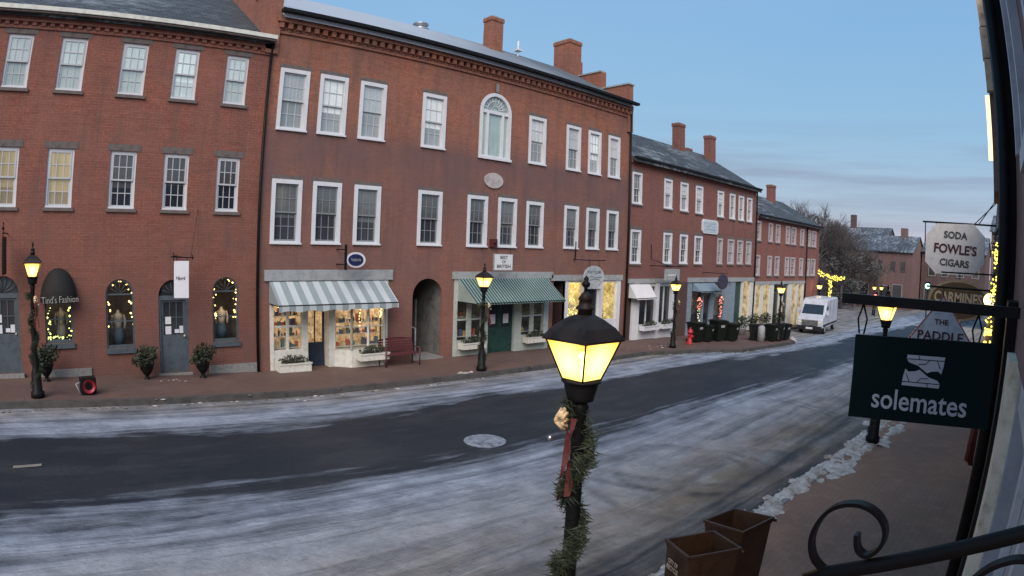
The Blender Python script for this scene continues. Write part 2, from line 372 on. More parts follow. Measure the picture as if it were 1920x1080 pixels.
# ================================================================== GROUND
def gmat_road():
    n=N('snowy_asphalt'); p=n.pos(); x,y,z=n.xyz(p)
    wob=n.noise(n.vec(n.math('MULTIPLY',x,.16),n.math('MULTIPLY',y,.5)),1.,5,.6)
    yy=n.math('ADD',y,n.math('MULTIPLY',n.math('SUBTRACT',wob,.5),3.2))
    yy=n.math('ADD',yy,n.math('MULTIPLY',n.math('MAXIMUM',n.math('SUBTRACT',x,13.),0.),.035))
    s=n.ramp(n.math('MULTIPLY',yy,1/20.),[(0.,.6),(.17,.46),(.24,.62),(.32,.82),(.365,.66),(.405,.42),(.44,.18),(.475,.03),(.58,.02),(.605,.5),(.65,.74),(.7,.6),(.71,.66),(.9,.6)])
    st=n.noise(n.vec(n.math('MULTIPLY',x,.26),n.math('MULTIPLY',n.math('ADD',y,n.math('MULTIPLY',n.noise(n.vec(n.math('MULTIPLY',x,.3),y),.5,3),1.6)),1.7)),1.3,9,.72)
    cl=n.noise(n.vec(n.math('MULTIPLY',x,.55),y),.9,6,.65)
    fs_=n.noise(n.vec(n.math('MULTIPLY',x,.07),n.math('MULTIPLY',n.math('ADD',y,n.math('MULTIPLY',wob,.8)),2.6)),1.,4,.6)
    f=n.math('ADD',n.math('ADD',s,n.math('MULTIPLY',n.math('SUBTRACT',fs_,.5),1.5)),n.math('ADD',n.math('MULTIPLY',n.math('SUBTRACT',st,.5),.9),n.math('MULTIPLY',n.math('SUBTRACT',cl,.5),.9)))
    # gate the streaks so the bare lane stays bare
    m=n.ramp(n.math('MULTIPLY',f,n.ramp(s,[(.0,.24),(.22,1.)])),[(.20,0.),(.40,.42),(.80,1.)])
    asp=n.mix(n.noise(p,60,3),(.010,.016,.024),(.020,.028,.038))
    asp=n.mix(n.ramp(n.noise(p,.5,4),[(.4,0.),(.7,.6)]),asp,(.030,.034,.038))
    snow=n.mix(n.ramp(n.noise(p,1.5,6,.7),[(.35,0.),(.7,1.)]),(.20,.24,.30),(.38,.43,.51))
    snow=n.mix(n.ramp(n.math('MULTIPLY',y,1/20.),[(.2,1.),(.42,0.)]),snow,n.mix(1.,snow,(1.,.90,.78,1),mode='MULTIPLY'))  # warm tint towards the near side counters blue skylight in the snow colour
    snow=n.mix(1.,snow,(1.04,1.02,.99,1),mode='MULTIPLY')
    edge=n.ramp(n.math('MULTIPLY',y,1/20.),[(.15,1.),(.23,.9),(.31,.40),(.38,0.),(.645,.0),(.69,.75),(.75,.9)])
    dirty=n.math('MULTIPLY',edge,n.ramp(n.noise(n.vec(n.math('MULTIPLY',x,.6),y),1.1,6,.7),[(.3,.25),(.6,1.)]),clamp=True)
    snow=n.mix(dirty,snow,n.mix(n.ramp(n.noise(p,.9,5,.7),[(.35,0.),(.65,1.)]),(.15,.125,.095),(.36,.305,.24)))
    bay=n.math('MULTIPLY',n.math('MULTIPLY',n.ramp(n.math('MULTIPLY',x,1/20.),[(.28,0.),(.38,1.),(.72,1.),(.85,0.)]),n.ramp(n.math('MULTIPLY',y,1/10.),[(.33,1.),(.48,.9),(.62,0.)])),n.ramp(n.noise(n.vec(n.math('MULTIPLY',x,.7),n.math('MULTIPLY',y,1.5)),.8,6,.7),[(.42,0.),(.56,.85)]))
    snow=n.mix(bay,snow,(.19,.15,.105))
    clod=n.ramp(n.noise(p,3.2,7,.75),[(.62,0.),(.70,1.)])
    snow=n.mix(n.math('MULTIPLY',clod,n.math('ADD',n.math('MULTIPLY',edge,.7),.12)),snow,(.07,.06,.05))
    for (ax,ay,ar) in ((9.6,5.6,1.3),(9.3,5.3,1.9),(12.5,7.4,4.6),(12.6,7.2,4.1)):
        dd=n.t.nodes.new('ShaderNodeVectorMath'); dd.operation='DISTANCE'; n.t.links.new(n.vec(n.math('ADD',x,n.math('MULTIPLY',cl,.5)),y),dd.inputs[0]); dd.inputs[1].default_value=(ax,ay,0)
        rg=n.math('ABSOLUTE',n.math('SUBTRACT',dd.outputs['Value'],ar)); mk=n.math('MULTIPLY',n.ramp(rg,[(.03,1.),(.16,0.)]),n.ramp(n.math('MULTIPLY',y,.1),[(.40,0.),(.45,1.),(.66,1.),(.74,0.)]))
        m=n.math('SUBTRACT',m,n.math('MULTIPLY',mk,n.ramp(st,[(.4,.0),(.6,.35)])),clamp=True)
    col=n.mix(m,asp,snow)
    grit=n.noise(p,22,5,.8); col=n.mix(n.math('MULTIPLY',n.ramp(grit,[(.56,0.),(.68,.45)]),n.math('ADD',.15,m,clamp=True)),col,(.10,.09,.08)); ptch=n.ramp(n.noise(n.vec(n.math('MULTIPLY',x,.35),n.math('MULTIPLY',y,1.1)),1.4,6,.7),[(.48,0.),(.62,.4)]); col=n.mix(n.math('MULTIPLY',ptch,n.math('SUBTRACT',1.,m,clamp=True)),col,(.055,.06,.066)); col=n.mix(n.math('MULTIPLY',n.ramp(grit,[(.30,.30),(.40,0.)]),n.math('ADD',.12,m,clamp=True)),col,(.45,.47,.5))
    pit=n.ramp(n.noise(p,2.3,9,.8),[(.57,0.),(.66,1.)]); col=n.mix(n.math('MULTIPLY',n.math('MULTIPLY',pit,m),.5),col,(.11,.105,.10))
    h=n.math('ADD',n.math('MULTIPLY',m,1.),n.math('MULTIPLY',n.noise(p,9,6,.7),.6))
    n.bsdf(col,n.ramp(m,[(0.,.55),(.6,.75)]),0,.22,bump=h,bs=.8,bd=.07); return n.m
def gmat_brickwalk(name,c1,c2,snowamt):
    n=N(name); p=n.pos(); x,y,z=n.xyz(p)
    b=n.n('TexBrick',Scale=1.); n.set(b,'Vector',n.vec(x,y)); n.set(b,'Color1',c1); n.set(b,'Color2',c2); n.set(b,'Mortar',tuple(a*.45 for a in c1)); n.set(b,'Mortar Size',.008); n.set(b,'Brick Width',.2); n.set(b,'Row Height',.1)
    big=n.noise(p,.7,6,.65)
    bc=n.mix(.62,b.outputs['Color'],tuple((p_+q_)/2 for p_,q_ in zip(c1,c2)))
    col=n.mix(n.ramp(big,[(.35,.0),(.65,.75)]),bc,tuple(a*.55 for a in c1)); col=n.mix(n.ramp(n.noise(p,.28,3),[(.4,0.),(.65,.4)]),col,tuple(a*q_ for a,q_ in zip(c1,(1.25,1.1,.85))))
    col=n.mix(n.ramp(n.noise(p,3.,5,.7),[(.5,0.),(.75,.45)]),col,tuple(a*1.5 for a in c1))
    sn=n.ramp(n.noise(p,1.7,8,.75),[(.70-snowamt,0.),(.73-snowamt,1.)])
    col=n.mix(sn,col,(.36,.38,.41))
    n.bsdf(col,.7,0,.35,bump=n.math('ADD',n.math('MULTIPLY',b.outputs['Fac'],-.5),n.noise(p,6,4)),bs=.35,bd=.012); return n.m
XB=[-60,-30,-12,-6,-1.5,2,6,10,15,18,22,26,30,35,41,48,60,80,120,400]
def sheet(name,yfar,ynear,dz,mat,x0=-60,x1=400,thick=0,kind='structure'):
    m=MB(); xs=[x for x in sorted(set(XB+[x0,x1])) if x0<=x<=x1]
    f=lambda q,x: q(x) if callable(q) else q
    for a,b in zip(xs,xs[1:]):
        P=[(a,f(ynear,a),G(a)+dz),(b,f(ynear,b),G(b)+dz),(b,f(yfar,b),G(b)+dz),(a,f(yfar,a),G(a)+dz)]
        m.quad(*P)
        if thick:
            m.quad((a,f(ynear,a),G(a)+dz),(b,f(ynear,b),G(b)+dz),(b,f(ynear,b),G(b)+dz-thick),(a,f(ynear,a),G(a)+dz-thick))
            m.quad((a,f(yfar,a),G(a)+dz),(b,f(yfar,b),G(b)+dz),(b,f(yfar,b),G(b)+dz-thick),(a,f(yfar,a),G(a)+dz-thick))
    o=m.build(name,mat); o['kind']=kind; return o
def farcurb(x):
    P=[(-60,14.25),(20,14.2),(23.5,13.2),(25,12.35),(31.5,12.3),(33,13.4),(35,15.6),(36,16.0),(48,16.0),(400,16)]
    for (a,u),(b,v) in zip(P,P[1:]):
        if x<=b: return u+(v-u)*(x-a)/(b-a)
    return 16.
XB+=[20,21,22,23.5,24.2,25,31.5,32.2,33,34,36]; XB.sort()
RZ=-.13
gt=MB()
XG=[-900]+XB+[900]
for a,b in zip(XG,XG[1:]):
    gt.quad((a,-900,G(a)-.35),(b,-900,G(b)-.35),(b,900,G(b)-.35),(a,900,G(a)-.35))
gmt=paint('frozen_earth',(.12,.12,.12),.9)
o=gt.build('ground',gmt); o['kind']='structure'
sheet('road',lambda x:farcurb(x)+.02 if x<48 else 70.,3.33,RZ,gmat_road())
def nearcurb(x): return 3.42
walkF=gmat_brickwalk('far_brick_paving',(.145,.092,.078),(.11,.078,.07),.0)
walkN=gmat_brickwalk('near_brick_paving',(.28,.16,.105),(.235,.14,.095),-.06)
sheet('far_sidewalk',19.5,lambda x:farcurb(x)+.16,0.,walkF,x1=48)
sheet('far_kerb',lambda x:farcurb(x)+.158,farcurb,.014,paint('dark_kerb_granite',(.075,.07,.066),.85,var=.25,scale=3),x1=48,thick=.2)  # far kerb in a darker granite tone than the near kerb
sheet('near_sidewalk',lambda x:3.26,-3.,0.,walkN,x1=60)
sheet('near_kerb',lambda x:3.42,3.262,.012,M['granite'],x1=60,thick=.2)
# manhole and lane mark
mh=MB().lathe((0,0,0),[(.43,0),(.43,.012),(.39,.014),(.385,.008),(.36,.008),(.355,.014)],28,False)
for k_ in range(-5,6):
    w_=(max(0,.33**2-(k_*.06)**2))**.5; mh.box(-w_,w_,k_*.06-.012,k_*.06+.012,.014,.020)
tag(mh.build('manhole_cover',paint('frosted_iron',(.22,.25,.29),.6,var=.4,scale=6),None,loc=(7.56,9.15,G(7.56)+RZ+.004)),'round pale frosted manhole cover in the dark lane of the road','manhole cover')
o=MB().quad((-.35,-.06,0),(.35,-.06,0),(.35,.06,0),(-.35,.06,0)).build('lane_marking',paint('worn_road_paint',(.20,.18,.15),.8),None,loc=(-1.1,10.43,G(-1.1)+RZ+.006)); o['kind']='structure'

# ================================================================== BUILDING A (left, three storeys)
yF=17.
def box_part(b,name,mat,*boxes,label=None):
    for q in boxes:
        o=MB().box(*q).build(name,mat,b,world=True)
        if label: o['label']=label
    return o
A=thing('brick_building',(-9,17,G(-9)),'worn dark red brick building with arched shop windows and a black dome awning','building')
opsA=[]
winA=[(-2.28,-1.55),(-.74,0.),(1.02,1.76),(2.55,3.27),(4.1,4.78)]
for a,b in winA: opsA+=[(a,b,7.64,9.09,False),(a,b,4.6,6.12,False)]
arA=[(-2.32,-1.44,.40,2.88),(-.72,.06,1.13,2.75),(1.0,1.81,.93,2.76),(2.5,3.37,.18,2.73),(4.08,4.87,.97,2.78)]
for a in arA: opsA.append((*a,True))
m=MB(); wall(m,-9,5.48,-1.,9.62,17.,opsA); gable_sides(m,-9,17,27,22,9.6,12.6); m.quad((-9,27,-1),(5.48,27,-1),(5.48,27,9.6),(-9,27,9.6))
m.build('wall',M['brickA'],A,world=True)
for i,(a,b) in enumerate(winA):
    window(A,a,b,7.64,9.09,pane='pA',casing=.06,lintel=(.17,.10),sill=(.09,.06),proud=-.05)
    window(A,a,b,4.6,6.12,pane='pLit' if i<2 else 'pAd',casing=.06,lintel=(.18,.10),sill=(.09,.06),proud=-.05,label='window with warm yellow light inside' if i<2 else None)
# corbelled cornice
m=MB(); 
m.box(-9,5.48,16.955,16.998,9.24,9.32); m.box(-9,5.48,16.90,16.998,9.42,9.60)
x=-8.95
while x<5.4: m.box(x,x+.13,16.925,16.998,9.322,9.418); x+=.26
m.build('cornice',M['brickA'],A,world=True)
box_part(A,'gutter',M['cream'],(-9,5.46,16.62,16.80,9.66,9.78))
box_part(A,'soffit_board',M['stone'],(-9,5.46,16.66,16.999,9.602,9.655))
roof(A,-9,5.3,17,22,27,9.66,12.7,M['slate'],over=.22)
box_part(A,'stone_base',M['granite'],(-.92,.52,16.95,16.999,-.1,.45),(3.93,5.46,16.95,16.999,-.2,.32))
m=MB(); m.tube([(5.42,16.93,9.7),(5.42,16.93,-.05)],.045,8); m.build('downspout',M['black'],A,world=True)
def arch_window(bld,x0,x1,z0,z1,frame,glass,rows=4,label=None,fan=True,y=17.,cas=.05,cols=2):
    r=(x1-x0)/2; cx=(x0+x1)/2; zs=z1-r; base=WL[bld.name]; n=16
    o=MB(); ya,yb=y+.05,y+.13
    o.box(x0,x0+cas,ya,yb,z0,zs); o.box(x1-cas,x1,ya,yb,z0,zs); o.box(x0+cas,x1-cas,ya,yb,z0,z0+.08)
    for i in range(n):
        a,b=PI*i/n,PI*(i+1)/n
        o.prism([(cx-r*math.cos(t)*q,ya,zs+r*math.sin(t)*q) for t,q in((a,1),(b,1),(b,1-cas/r),(a,1-cas/r))],(0,yb-ya,0))
    s=MB(); s.box(x0+cas,x1-cas,y+.07,y+.11,zs-.02,zs+.02)
    for j in range(1,rows): q=z0+(zs-z0)*j/rows; s.box(x0+cas,x1-cas,y+.075,y+.10,q-.012,q+.012)
    for i in range(1,cols): q=x0+(x1-x0)*i/cols; s.box(q-.011,q+.011,y+.073,y+.098,z0+.08,zs-.02)
    for i in range(1,6):
        a=PI*i/6; s.tube([(cx,y+.09,zs+.02),(cx-(r-cas)*math.cos(a),y+.09,zs+(r-cas)*math.sin(a))],.009,4)
    p=MB(); p.poly([(x0+cas,y+.12,z0),(x1-cas,y+.12,z0)]+[(cx+(r-cas)*math.cos(PI*i/n),y+.12,zs+(r-cas)*math.sin(PI*i/n)) for i in range(n+1)])
    f=o.build('window',frame,bld,world=True); s.build('muntins',frame,f,world=True); p.build('pane',glass,f,world=True)
    if label: f['label']=label
    return f
def shopglass(name='shop_glass'):
    if name in MATS: return MATS[name]
    n=N(name); t=n.n('BsdfTransparent'); n.set(t,'Color',(.93,.95,.95,1)); g=n.n('BsdfGlossy',Roughness=.03); n.set(g,'Color',(.9,.9,.9,1))
    fr=n.n('LayerWeight',Blend=.5); mx=n.n('MixShader'); n.set(mx,'0',n.math('ADD',.05,n.math('MULTIPLY',n.math('POWER',fr.outputs['Facing'],4.),.5),clamp=True)); n.t.links.new(t.outputs[0],mx.inputs[1]); n.t.links.new(g.outputs[0],mx.inputs[2]); n.t.links.new(mx.outputs[0],n.out.inputs[0])
    MATS[name]=n.m; return n.m
GL=shopglass()
M['bodice']=paint('dress_fabric',(.30,.27,.22),.8); M['skirt']=paint('dark_cloth',(.05,.09,.11),.8); M['knit']=paint('cream_knit',(.62,.5,.36),.85)
# interiors: real shallow rooms behind the glass
def room(bld,x0,x1,z0,z1,y0,depth,mat,floor=None,name='shop_interior'):
    m=MB(); y1=y0+depth
    m.quad((x0,y1,z0),(x1,y1,z0),(x1,y1,z1),(x0,y1,z1)); m.quad((x0,y0,z0),(x0,y1,z0),(x0,y1,z1),(x0,y0,z1)); m.quad((x1,y0,z0),(x1,y1,z0),(x1,y1,z1),(x1,y0,z1))
    m.quad((x0,y0,z1),(x1,y0,z1),(x1,y1,z1),(x0,y1,z1)); m.quad((x0,y0,z0),(x1,y0,z0),(x1,y1,z0),(x0,y1,z0))
    return m.build(name,mat,bld,world=True)
def glow_wall(name,a,b,s,scale=2.5):  # walls emit their own colour in place of room lighting
    n=N(name); p=n.pos(); x,y,z=n.xyz(p)
    f=n.noise(p,scale,5,.7); v=n.n('TexVoronoi',Scale=scale*2.2); n.set(v,'Vector',p)
    c=n.mix(n.ramp(f,[(.35,0.),(.65,1.)]),a,b); c=n.mix(n.ramp(v.outputs['Distance'],[(.1,.5),(.5,0.)]),c,tuple(q*.35 for q in a))
    n.bsdf(c,.9,0,.1,emis=c,es=s); return n.m
M['dim']=glow_wall('dim_interior',(.03,.025,.02),(.07,.05,.035),.25)
M['warm']=glow_wall('warm_interior',(.26,.17,.09),(.80,.64,.42),.40,4.)
M['bright']=glow_wall('bright_yellow_interior',(.34,.27,.10),(.85,.72,.36),.5,3.)
for (a,b,c,d) in (arA[2],arA[4]): 
    room(A,a,b,c,d,17.13,.9,M['dim']); arch_window(A,a,b,c,d,M['greydoor'],GL,rows=2,cols=1)
    box_part(A,'window_sill',M['greydoor'],(a-.03,b+.03,16.93,17.0,c-.13,c-.002))
a,b,c,d=arA[1]; room(A,a,b,c,d,17.13,.9,M['dim']); arch_window(A,a,b,c,d,M['greydoor'],GL,rows=2,cols=2); box_part(A,'window_sill',M['greydoor'],(a-.03,b+.03,16.93,17.0,c-.13,c-.002))
def arch_door(bld,a,b,c,d,label):
    r=(b-a)/2; zs=d-r; cx=(a+b)/2
    m=MB(); m.box(a,a+.07,17.04,17.16,c,zs); m.box(b-.07,b,17.04,17.16,c,zs); m.box(a+.07,b-.07,17.04,17.16,zs-.12,zs)
    a2,b2=a+.07,b-.07; zt=zs-.12; zm=c+(zt-c)*.52
    m.box(a2,b2,17.09,17.14,c,zm)
    for q in (a2,b2-.08): m.box(q,q+.08,17.09,17.14,zm,zt)
    m.box(a2+.08,b2-.08,17.09,17.14,zt-.06,zt)
    w=(b2-a2-.16)/3
    for i in(1,2): q=a2+.08+w*i; m.box(q-.012,q+.012,17.10,17.13,zm,zt-.06)
    m.box(a2+.08,b2-.08,17.102,17.128,(zm+zt)/2-.012,(zm+zt)/2+.012)
    D=m.build('door',M['greydoor'],bld,world=True); D['label']=label
    g=MB(); g.quad((a2+.08,17.12,zm),(b2-.08,17.12,zm),(b2-.08,17.12,zt-.06),(a2+.08,17.12,zt-.06)); g.build('pane',M['darkglass'],D,world=True)
    f=MB(); n=14; A_=[(cx-(r-.0)*math.cos(PI*i/n),17.12,zs+r*math.sin(PI*i/n)) for i in range(n+1)]; f.poly(A_); F=f.build('fanlight',M['darkglass'],bld,world=True)
    s=MB()
    for i in range(1,7): t=PI*i/7; s.tube([(cx,17.09,zs),(cx-r*math.cos(t),17.09,zs+r*math.sin(t))],.012,4)
    s.lathe((0,0,0),[(.01,0),(.01,.001)],3); s.build('fanlight_bars',M['greydoor'],F,world=True)
    h=MB().ball((b2-.05,17.06,c+1.0),.03,8); h.build('door_knob',M['gold'],D,world=True)
    k=MB()
    for (u,v,w_,h_) in ((.05,.30,.17,.2),(.05,.02,.17,.22),(.32,.05,.13,.1),(.46,.04,.14,.2)): k.quad((a2+.08+u,17.095,zm+v),(a2+.08+u+w_,17.095,zm+v),(a2+.08+u+w_,17.095,zm+v+h_),(a2+.08+u,17.095,zm+v+h_))
    k.build('posted_notice',M['white'],D,world=True)
    box_part(bld,'door_step',M['granite'],(a-.05,b+.05,16.85,17.2,c-.2,c-.004))
arch_door(A,*arA[3],'slate grey arched door with fanlight'); arch_door(A,*arA[0],'grey arched door at the left edge')
# dome awning
m=MB(); n=16; k=6; R_=.51; cx=-.32
for i in range(n):
    for j in range(k):
        q=[]
        for (ii,jj) in ((i,j),(i+1,j),(i+1,j+1),(i,j+1)):
            t=PI*ii/n; u=PI/2*jj/k; q.append((cx-R_*math.cos(t),16.999-.55*math.sin(u)*math.sin(t)**.5 if False else 16.99-.55*math.sin(u)*(.35+.65*math.sin(t)),2.27+.80*math.sin(t)*math.cos(u*.96)))
        m.add(q,[(0,1,2,3)],True)
m.box(cx-R_,cx+R_,16.62,16.635,2.24,2.42) if False else None
m.prism([(cx-R_,16.80,2.2),(cx-R_*.6,16.55,2.2),(cx,16.44,2.2),(cx+R_*.6,16.55,2.2),(cx+R_,16.80,2.2),(cx+R_,16.82,2.2),(cx,16.46,2.2),(cx-R_,16.82,2.2)],(0,0,.2))
aw=m.build('awning',paint('black_canvas',(.012,.013,.012),.8),A,world=True); aw['label']='black dome shop awning with white script lettering'
m=MB(); text_mb(m,"Tind's Fashion",1.0,(cx+.04,16.42,2.31),(1,0,.03),(-.03,0,1),(0,-1,0),height=.17,bold=-.008)
m.build('lettering',emit('glowing_lettering',(.62,.6,.56),.5),aw,world=True)  # white letters given a glow of their own, no lamp there

# ================================================================== BUILDING B (big middle one)
B=thing('brick_building',(5.48,17,0),'large orange-red brick block with dentil cornice and tall chimneys','building')
colB=[(5.79,6.76),(7.11,8.07),(8.51,9.46),(10.87,11.84),(15.72,16.63),(17.80,18.66),(19.14,19.97),(20.47,21.28)]
opsB=[(a,b,7.04,8.93,False) for a,b in colB]+[(a,b,3.72+.16*(a-5.8)/15,5.61,False) for a,b in colB]+[(12.92,13.83,3.78,5.61,False),(14.32,15.23,3.80,5.63,False),(13.31,14.79,6.98,9.47,True),
  (5.82,9.83,-.6,2.66,False),(10.78,11.98,-.6,2.69,True),(12.46,17.10,-.6,2.66,False),(17.34,18.02,-.6,2.56,False),(18.02,21.62,-.6,2.56,False)]
m=MB(); wall(m,5.48,22.0,-1.,10.5,17.,opsB,rev=.14)
gable_sides(m,5.48,17,25,21,10.5,12.8); gable_sides(m,22.0,17,25,21,10.5,12.8); m.quad((5.48,25,-1),(22,25,-1),(22,25,10.5),(5.48,25,10.5))
m.build('wall',M['brickB'],B,world=True)
for i,(a,b) in enumerate(colB):
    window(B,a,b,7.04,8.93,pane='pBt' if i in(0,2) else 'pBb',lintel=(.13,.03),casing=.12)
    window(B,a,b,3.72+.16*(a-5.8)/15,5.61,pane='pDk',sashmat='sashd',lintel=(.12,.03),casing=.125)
for a,b,c in((12.92,13.83,3.78),(14.32,15.23,3.8)): window(B,a,b,c,5.61 if a<14 else 5.63,pane='pDk',sashmat='sashd',lintel=(.12,.03),casing=.125)
# palladian window
x0,x1,z0,z1=13.31,14.79,6.98,9.47
o=MB(); s=MB(); r=.74; cx=14.05; zs=z1-r; c=.13; n=16
o.box(x0,x0+c,16.96,17.1,z0,zs); o.box(x1-c,x1,16.96,17.1,z0,zs); o.box(x0+c,x1-c,16.96,17.1,z0,z0+.12); o.box(x0-.04,x1+.04,16.92,16.958,z0-.02,z0+.07)
for i in range(n):
    a,b=PI*i/n,PI*(i+1)/n; o.prism([(cx-r*math.cos(t)*q,16.96,zs+r*math.sin(t)*q) for t,q in((a,1),(b,1),(b,1-c/r),(a,1-c/r))],(0,.14,0))
s.box(x0+c,x1-c,16.99,17.08,zs-.06,zs+.06)
for q in (cx-.36,cx+.36): s.box(q-.05,q+.05,16.99,17.08,z0+.12,zs-.06)
for i in range(1,10):
    a=PI*i/10; s.tube([(cx-.18*math.cos(a),17.03,zs+.06+.18*math.sin(a)),(cx-(r-c)*math.cos(a),17.03,zs+.03+(r-c-.03)*math.sin(a))],.012,4)
for q in(.18,.38): s.tube([(cx-q*math.cos(PI*i/12),17.03,zs+.06+q*math.sin(PI*i/12)) for i in range(13)],.012,4)
p=MB(); p.poly([(x0+c,17.07,z0),(x1-c,17.07,z0)]+[(cx+(r-c)*math.cos(PI*i/n),17.07,zs+(r-c)*math.sin(PI*i/n)) for i in range(n+1)])
f=o.build('window',M['white'],B,world=True); f['label']='large white arched palladian window with fanlight'
s.build('sash',M['white'],f,world=True); p.build('pane',pane_mat('green_curtain_pane',(.38,.50,.47),(.33,.45,.42),.22,foldscale=9),f,world=True)
box_part(B,'keystone',M['granite'],(13.98,14.12,16.93,16.958,9.5,9.83))
m=MB(); m.prism([(14.05+.44*math.cos(2*PI*i/24),16.95,6.21+.28*math.sin(2*PI*i/24)) for i in range(24)],(0,.045,0)); m.build('oval_plaque',paint('pale_stone',(.42,.38,.36),.7),B,world=True)
# cornice
m=MB(); m.box(5.48,22.0,16.94,16.998,9.98,10.06); m.box(5.48,22.0,16.80,16.998,10.32,10.52)
x=5.55
while x<21.9: m.box(x,x+.14,16.84,16.998,10.14,10.318); m.box(x+.02,x+.12,16.92,16.998,10.062,10.138); x+=.29
m.build('cornice',M['brickB'],B,world=True)
box_part(B,'gutter',M['black'],(5.5,22.1,16.5,16.72,10.55,10.66))
roof(B,5.62,21.72,17,21,25,10.6,12.85,M['slateS'],over=.32)
# stepped gable parapets and chimneys
for gx0,gx1,lab in((5.2,5.6,'stepped brick gable parapet at the left end'),(21.75,22.1,'stepped brick gable parapet at the right end')):
    m=MB(); 
    for (a,b,z) in ((16.9,18.55,11.55),(18.553,20.1,12.45),(20.103,22.0,13.3),(22.003,23.5,12.9),(23.503,25,11.6)): m.box(gx0,gx1,a,b,9.3,z)
    g=m.build('gable_parapet',M['brickB'],B,world=True); g['label']=lab
    m=MB()
    for (a,b,z) in ((16.85,18.57,11.55),(18.573,20.05,12.45),(22.03,23.5,12.9)): m.box(gx0-.05,gx1+.05,a,b,z+.002,z+.07)
    m.build('coping',M['graytrim'],g,world=True)
def chimney(b,x0,x1,y0,y1,z0,z1,mat,cap=.22):
    m=MB(); m.box(x0,x1,y0,y1,z0,z1-cap); m.box(x0-.035,x1+.035,y0-.035,y1+.035,z1-cap+.002,z1-.05)
    o=m.build('chimney',mat,b,world=True); MB().box(x0-.02,x1+.02,y0-.02,y1+.02,z1-.048,z1).build('chimney_cap',M['graytrim'],o,world=True); return o
chimney(B,21.2,22.05,20.15,21.25,10.8,14.4,M['brickB']); chimney(B,16.2,16.88,20.15,20.7,11.5,14.15,M['brickB'])
m=MB(); m.lathe((13.2,21.2,12.3),[(.22,0),(.22,.55),(.38,.62),(.38,.68),(.2,.7),(.2,.8),(.34,.86),(.34,.92),(.05,1.0)],14); m.build('roof_vent',paint('galvanised_metal',(.45,.47,.48),.35,.7),B,world=True)
m=MB(); m.tube([(18.2,20.6,12.3),(18.2,20.6,13.5)],.05,6); m.box(18.05,18.35,20.45,20.75,13.0,13.08); m.build('roof_vent',M['white'],B,world=True)
# ---- shop one (cream) with bay
box_part(B,'stone_lintel',M['graytrim'],(5.64,9.97,16.93,16.998,2.665,2.98))
def post(ms,x0,x1,y0,y1,z0,z1): ms.box(x0,x1,y0,y1,z0,z1)
m=MB()
for a,b in((5.82,5.94),(6.87,7.05),(7.75,7.95),(9.68,9.83)): m.box(a,b,16.98,17.15,-.1,2.66)
m.box(5.94,6.87,17.0,17.13,-.1,.62); m.box(5.94,6.87,17.0,17.12,1.96,2.66); m.box(7.05,7.75,17.3,17.4,2.1,2.66); m.box(7.95,9.68,17.0,17.12,1.98,2.66)
m.box(6.37,6.44,17.03,17.1,.62,1.96); m.box(5.94,6.37,17.035,17.095,1.28,1.34); m.box(6.44,6.87,17.035,17.095,1.28,1.34)
m.box(7.02,7.05,17.15,17.4,-.1,2.66); m.box(7.75,7.78,17.15,17.4,-.1,2.66)
sf=m.build('shopfront',M['cream'],B,world=True); sf['label']='cream painted shopfront with a bay window'
# bay
P=[(7.95,16.98),(8.36,16.62),(9.52,16.62),(9.72,16.98)]
m=MB(); g=MB()
m.prism([(x,y,-.02) for x,y in P],(0,0,.56)); m.prism([(x,y,1.92) for x,y in P],(0,0,.16))
for (ax,ay),(bx,by),k in((P[0],P[1],1),(P[1],P[2],2),(P[2],P[3],1)):
    for i in range(k+1):
        t=i/k; x=ax+(bx-ax)*t; y=ay+(by-ay)*t; m.tube([(x,y+.02,.54),(x,y+.02,1.92)],.045,4,smooth=False)
    m.tube([(ax,ay+.03,1.25),(bx,by+.03,1.25)],.02,4,smooth=False)
    g.quad((ax,ay+.04,.54),(bx,by+.04,.54),(bx,by+.04,1.92),(ax,ay+.04,1.92))
bay=m.build('bay_window',M['cream'],B,world=True); g.build('pane',GL,bay,world=True)
MB().quad((5.94,17.08,.62),(6.87,17.08,.62),(6.87,17.08,1.96),(5.94,17.08,1.96)).build('pane',GL,sf,world=True)
room(B,5.86,9.8,.35,2.5,17.45,1.6,M['warm'])
MB().box(5.9,7.0,17.14,17.44,.5,.6).box(7.85,9.7,17.0,17.44,.46,.53).build('display_shelf',M['cream'],B,world=True)
m=MB(); m.box(7.08,7.72,17.28,17.33,-.1,.75)
for q in(7.08,7.66): m.box(q,q+.06,17.28,17.33,.75,2.1)
m.box(7.14,7.66,17.28,17.33,2.02,2.1); m.box(7.385,7.415,17.285,17.325,.75,2.02)
d=m.build('door',paint('navy_paint',(.02,.03,.05),.4),B,world=True); MB().quad((7.14,17.31,.75),(7.66,17.31,.75),(7.66,17.31,2.02),(7.14,17.31,2.02)).build('pane',GL,d,world=True)
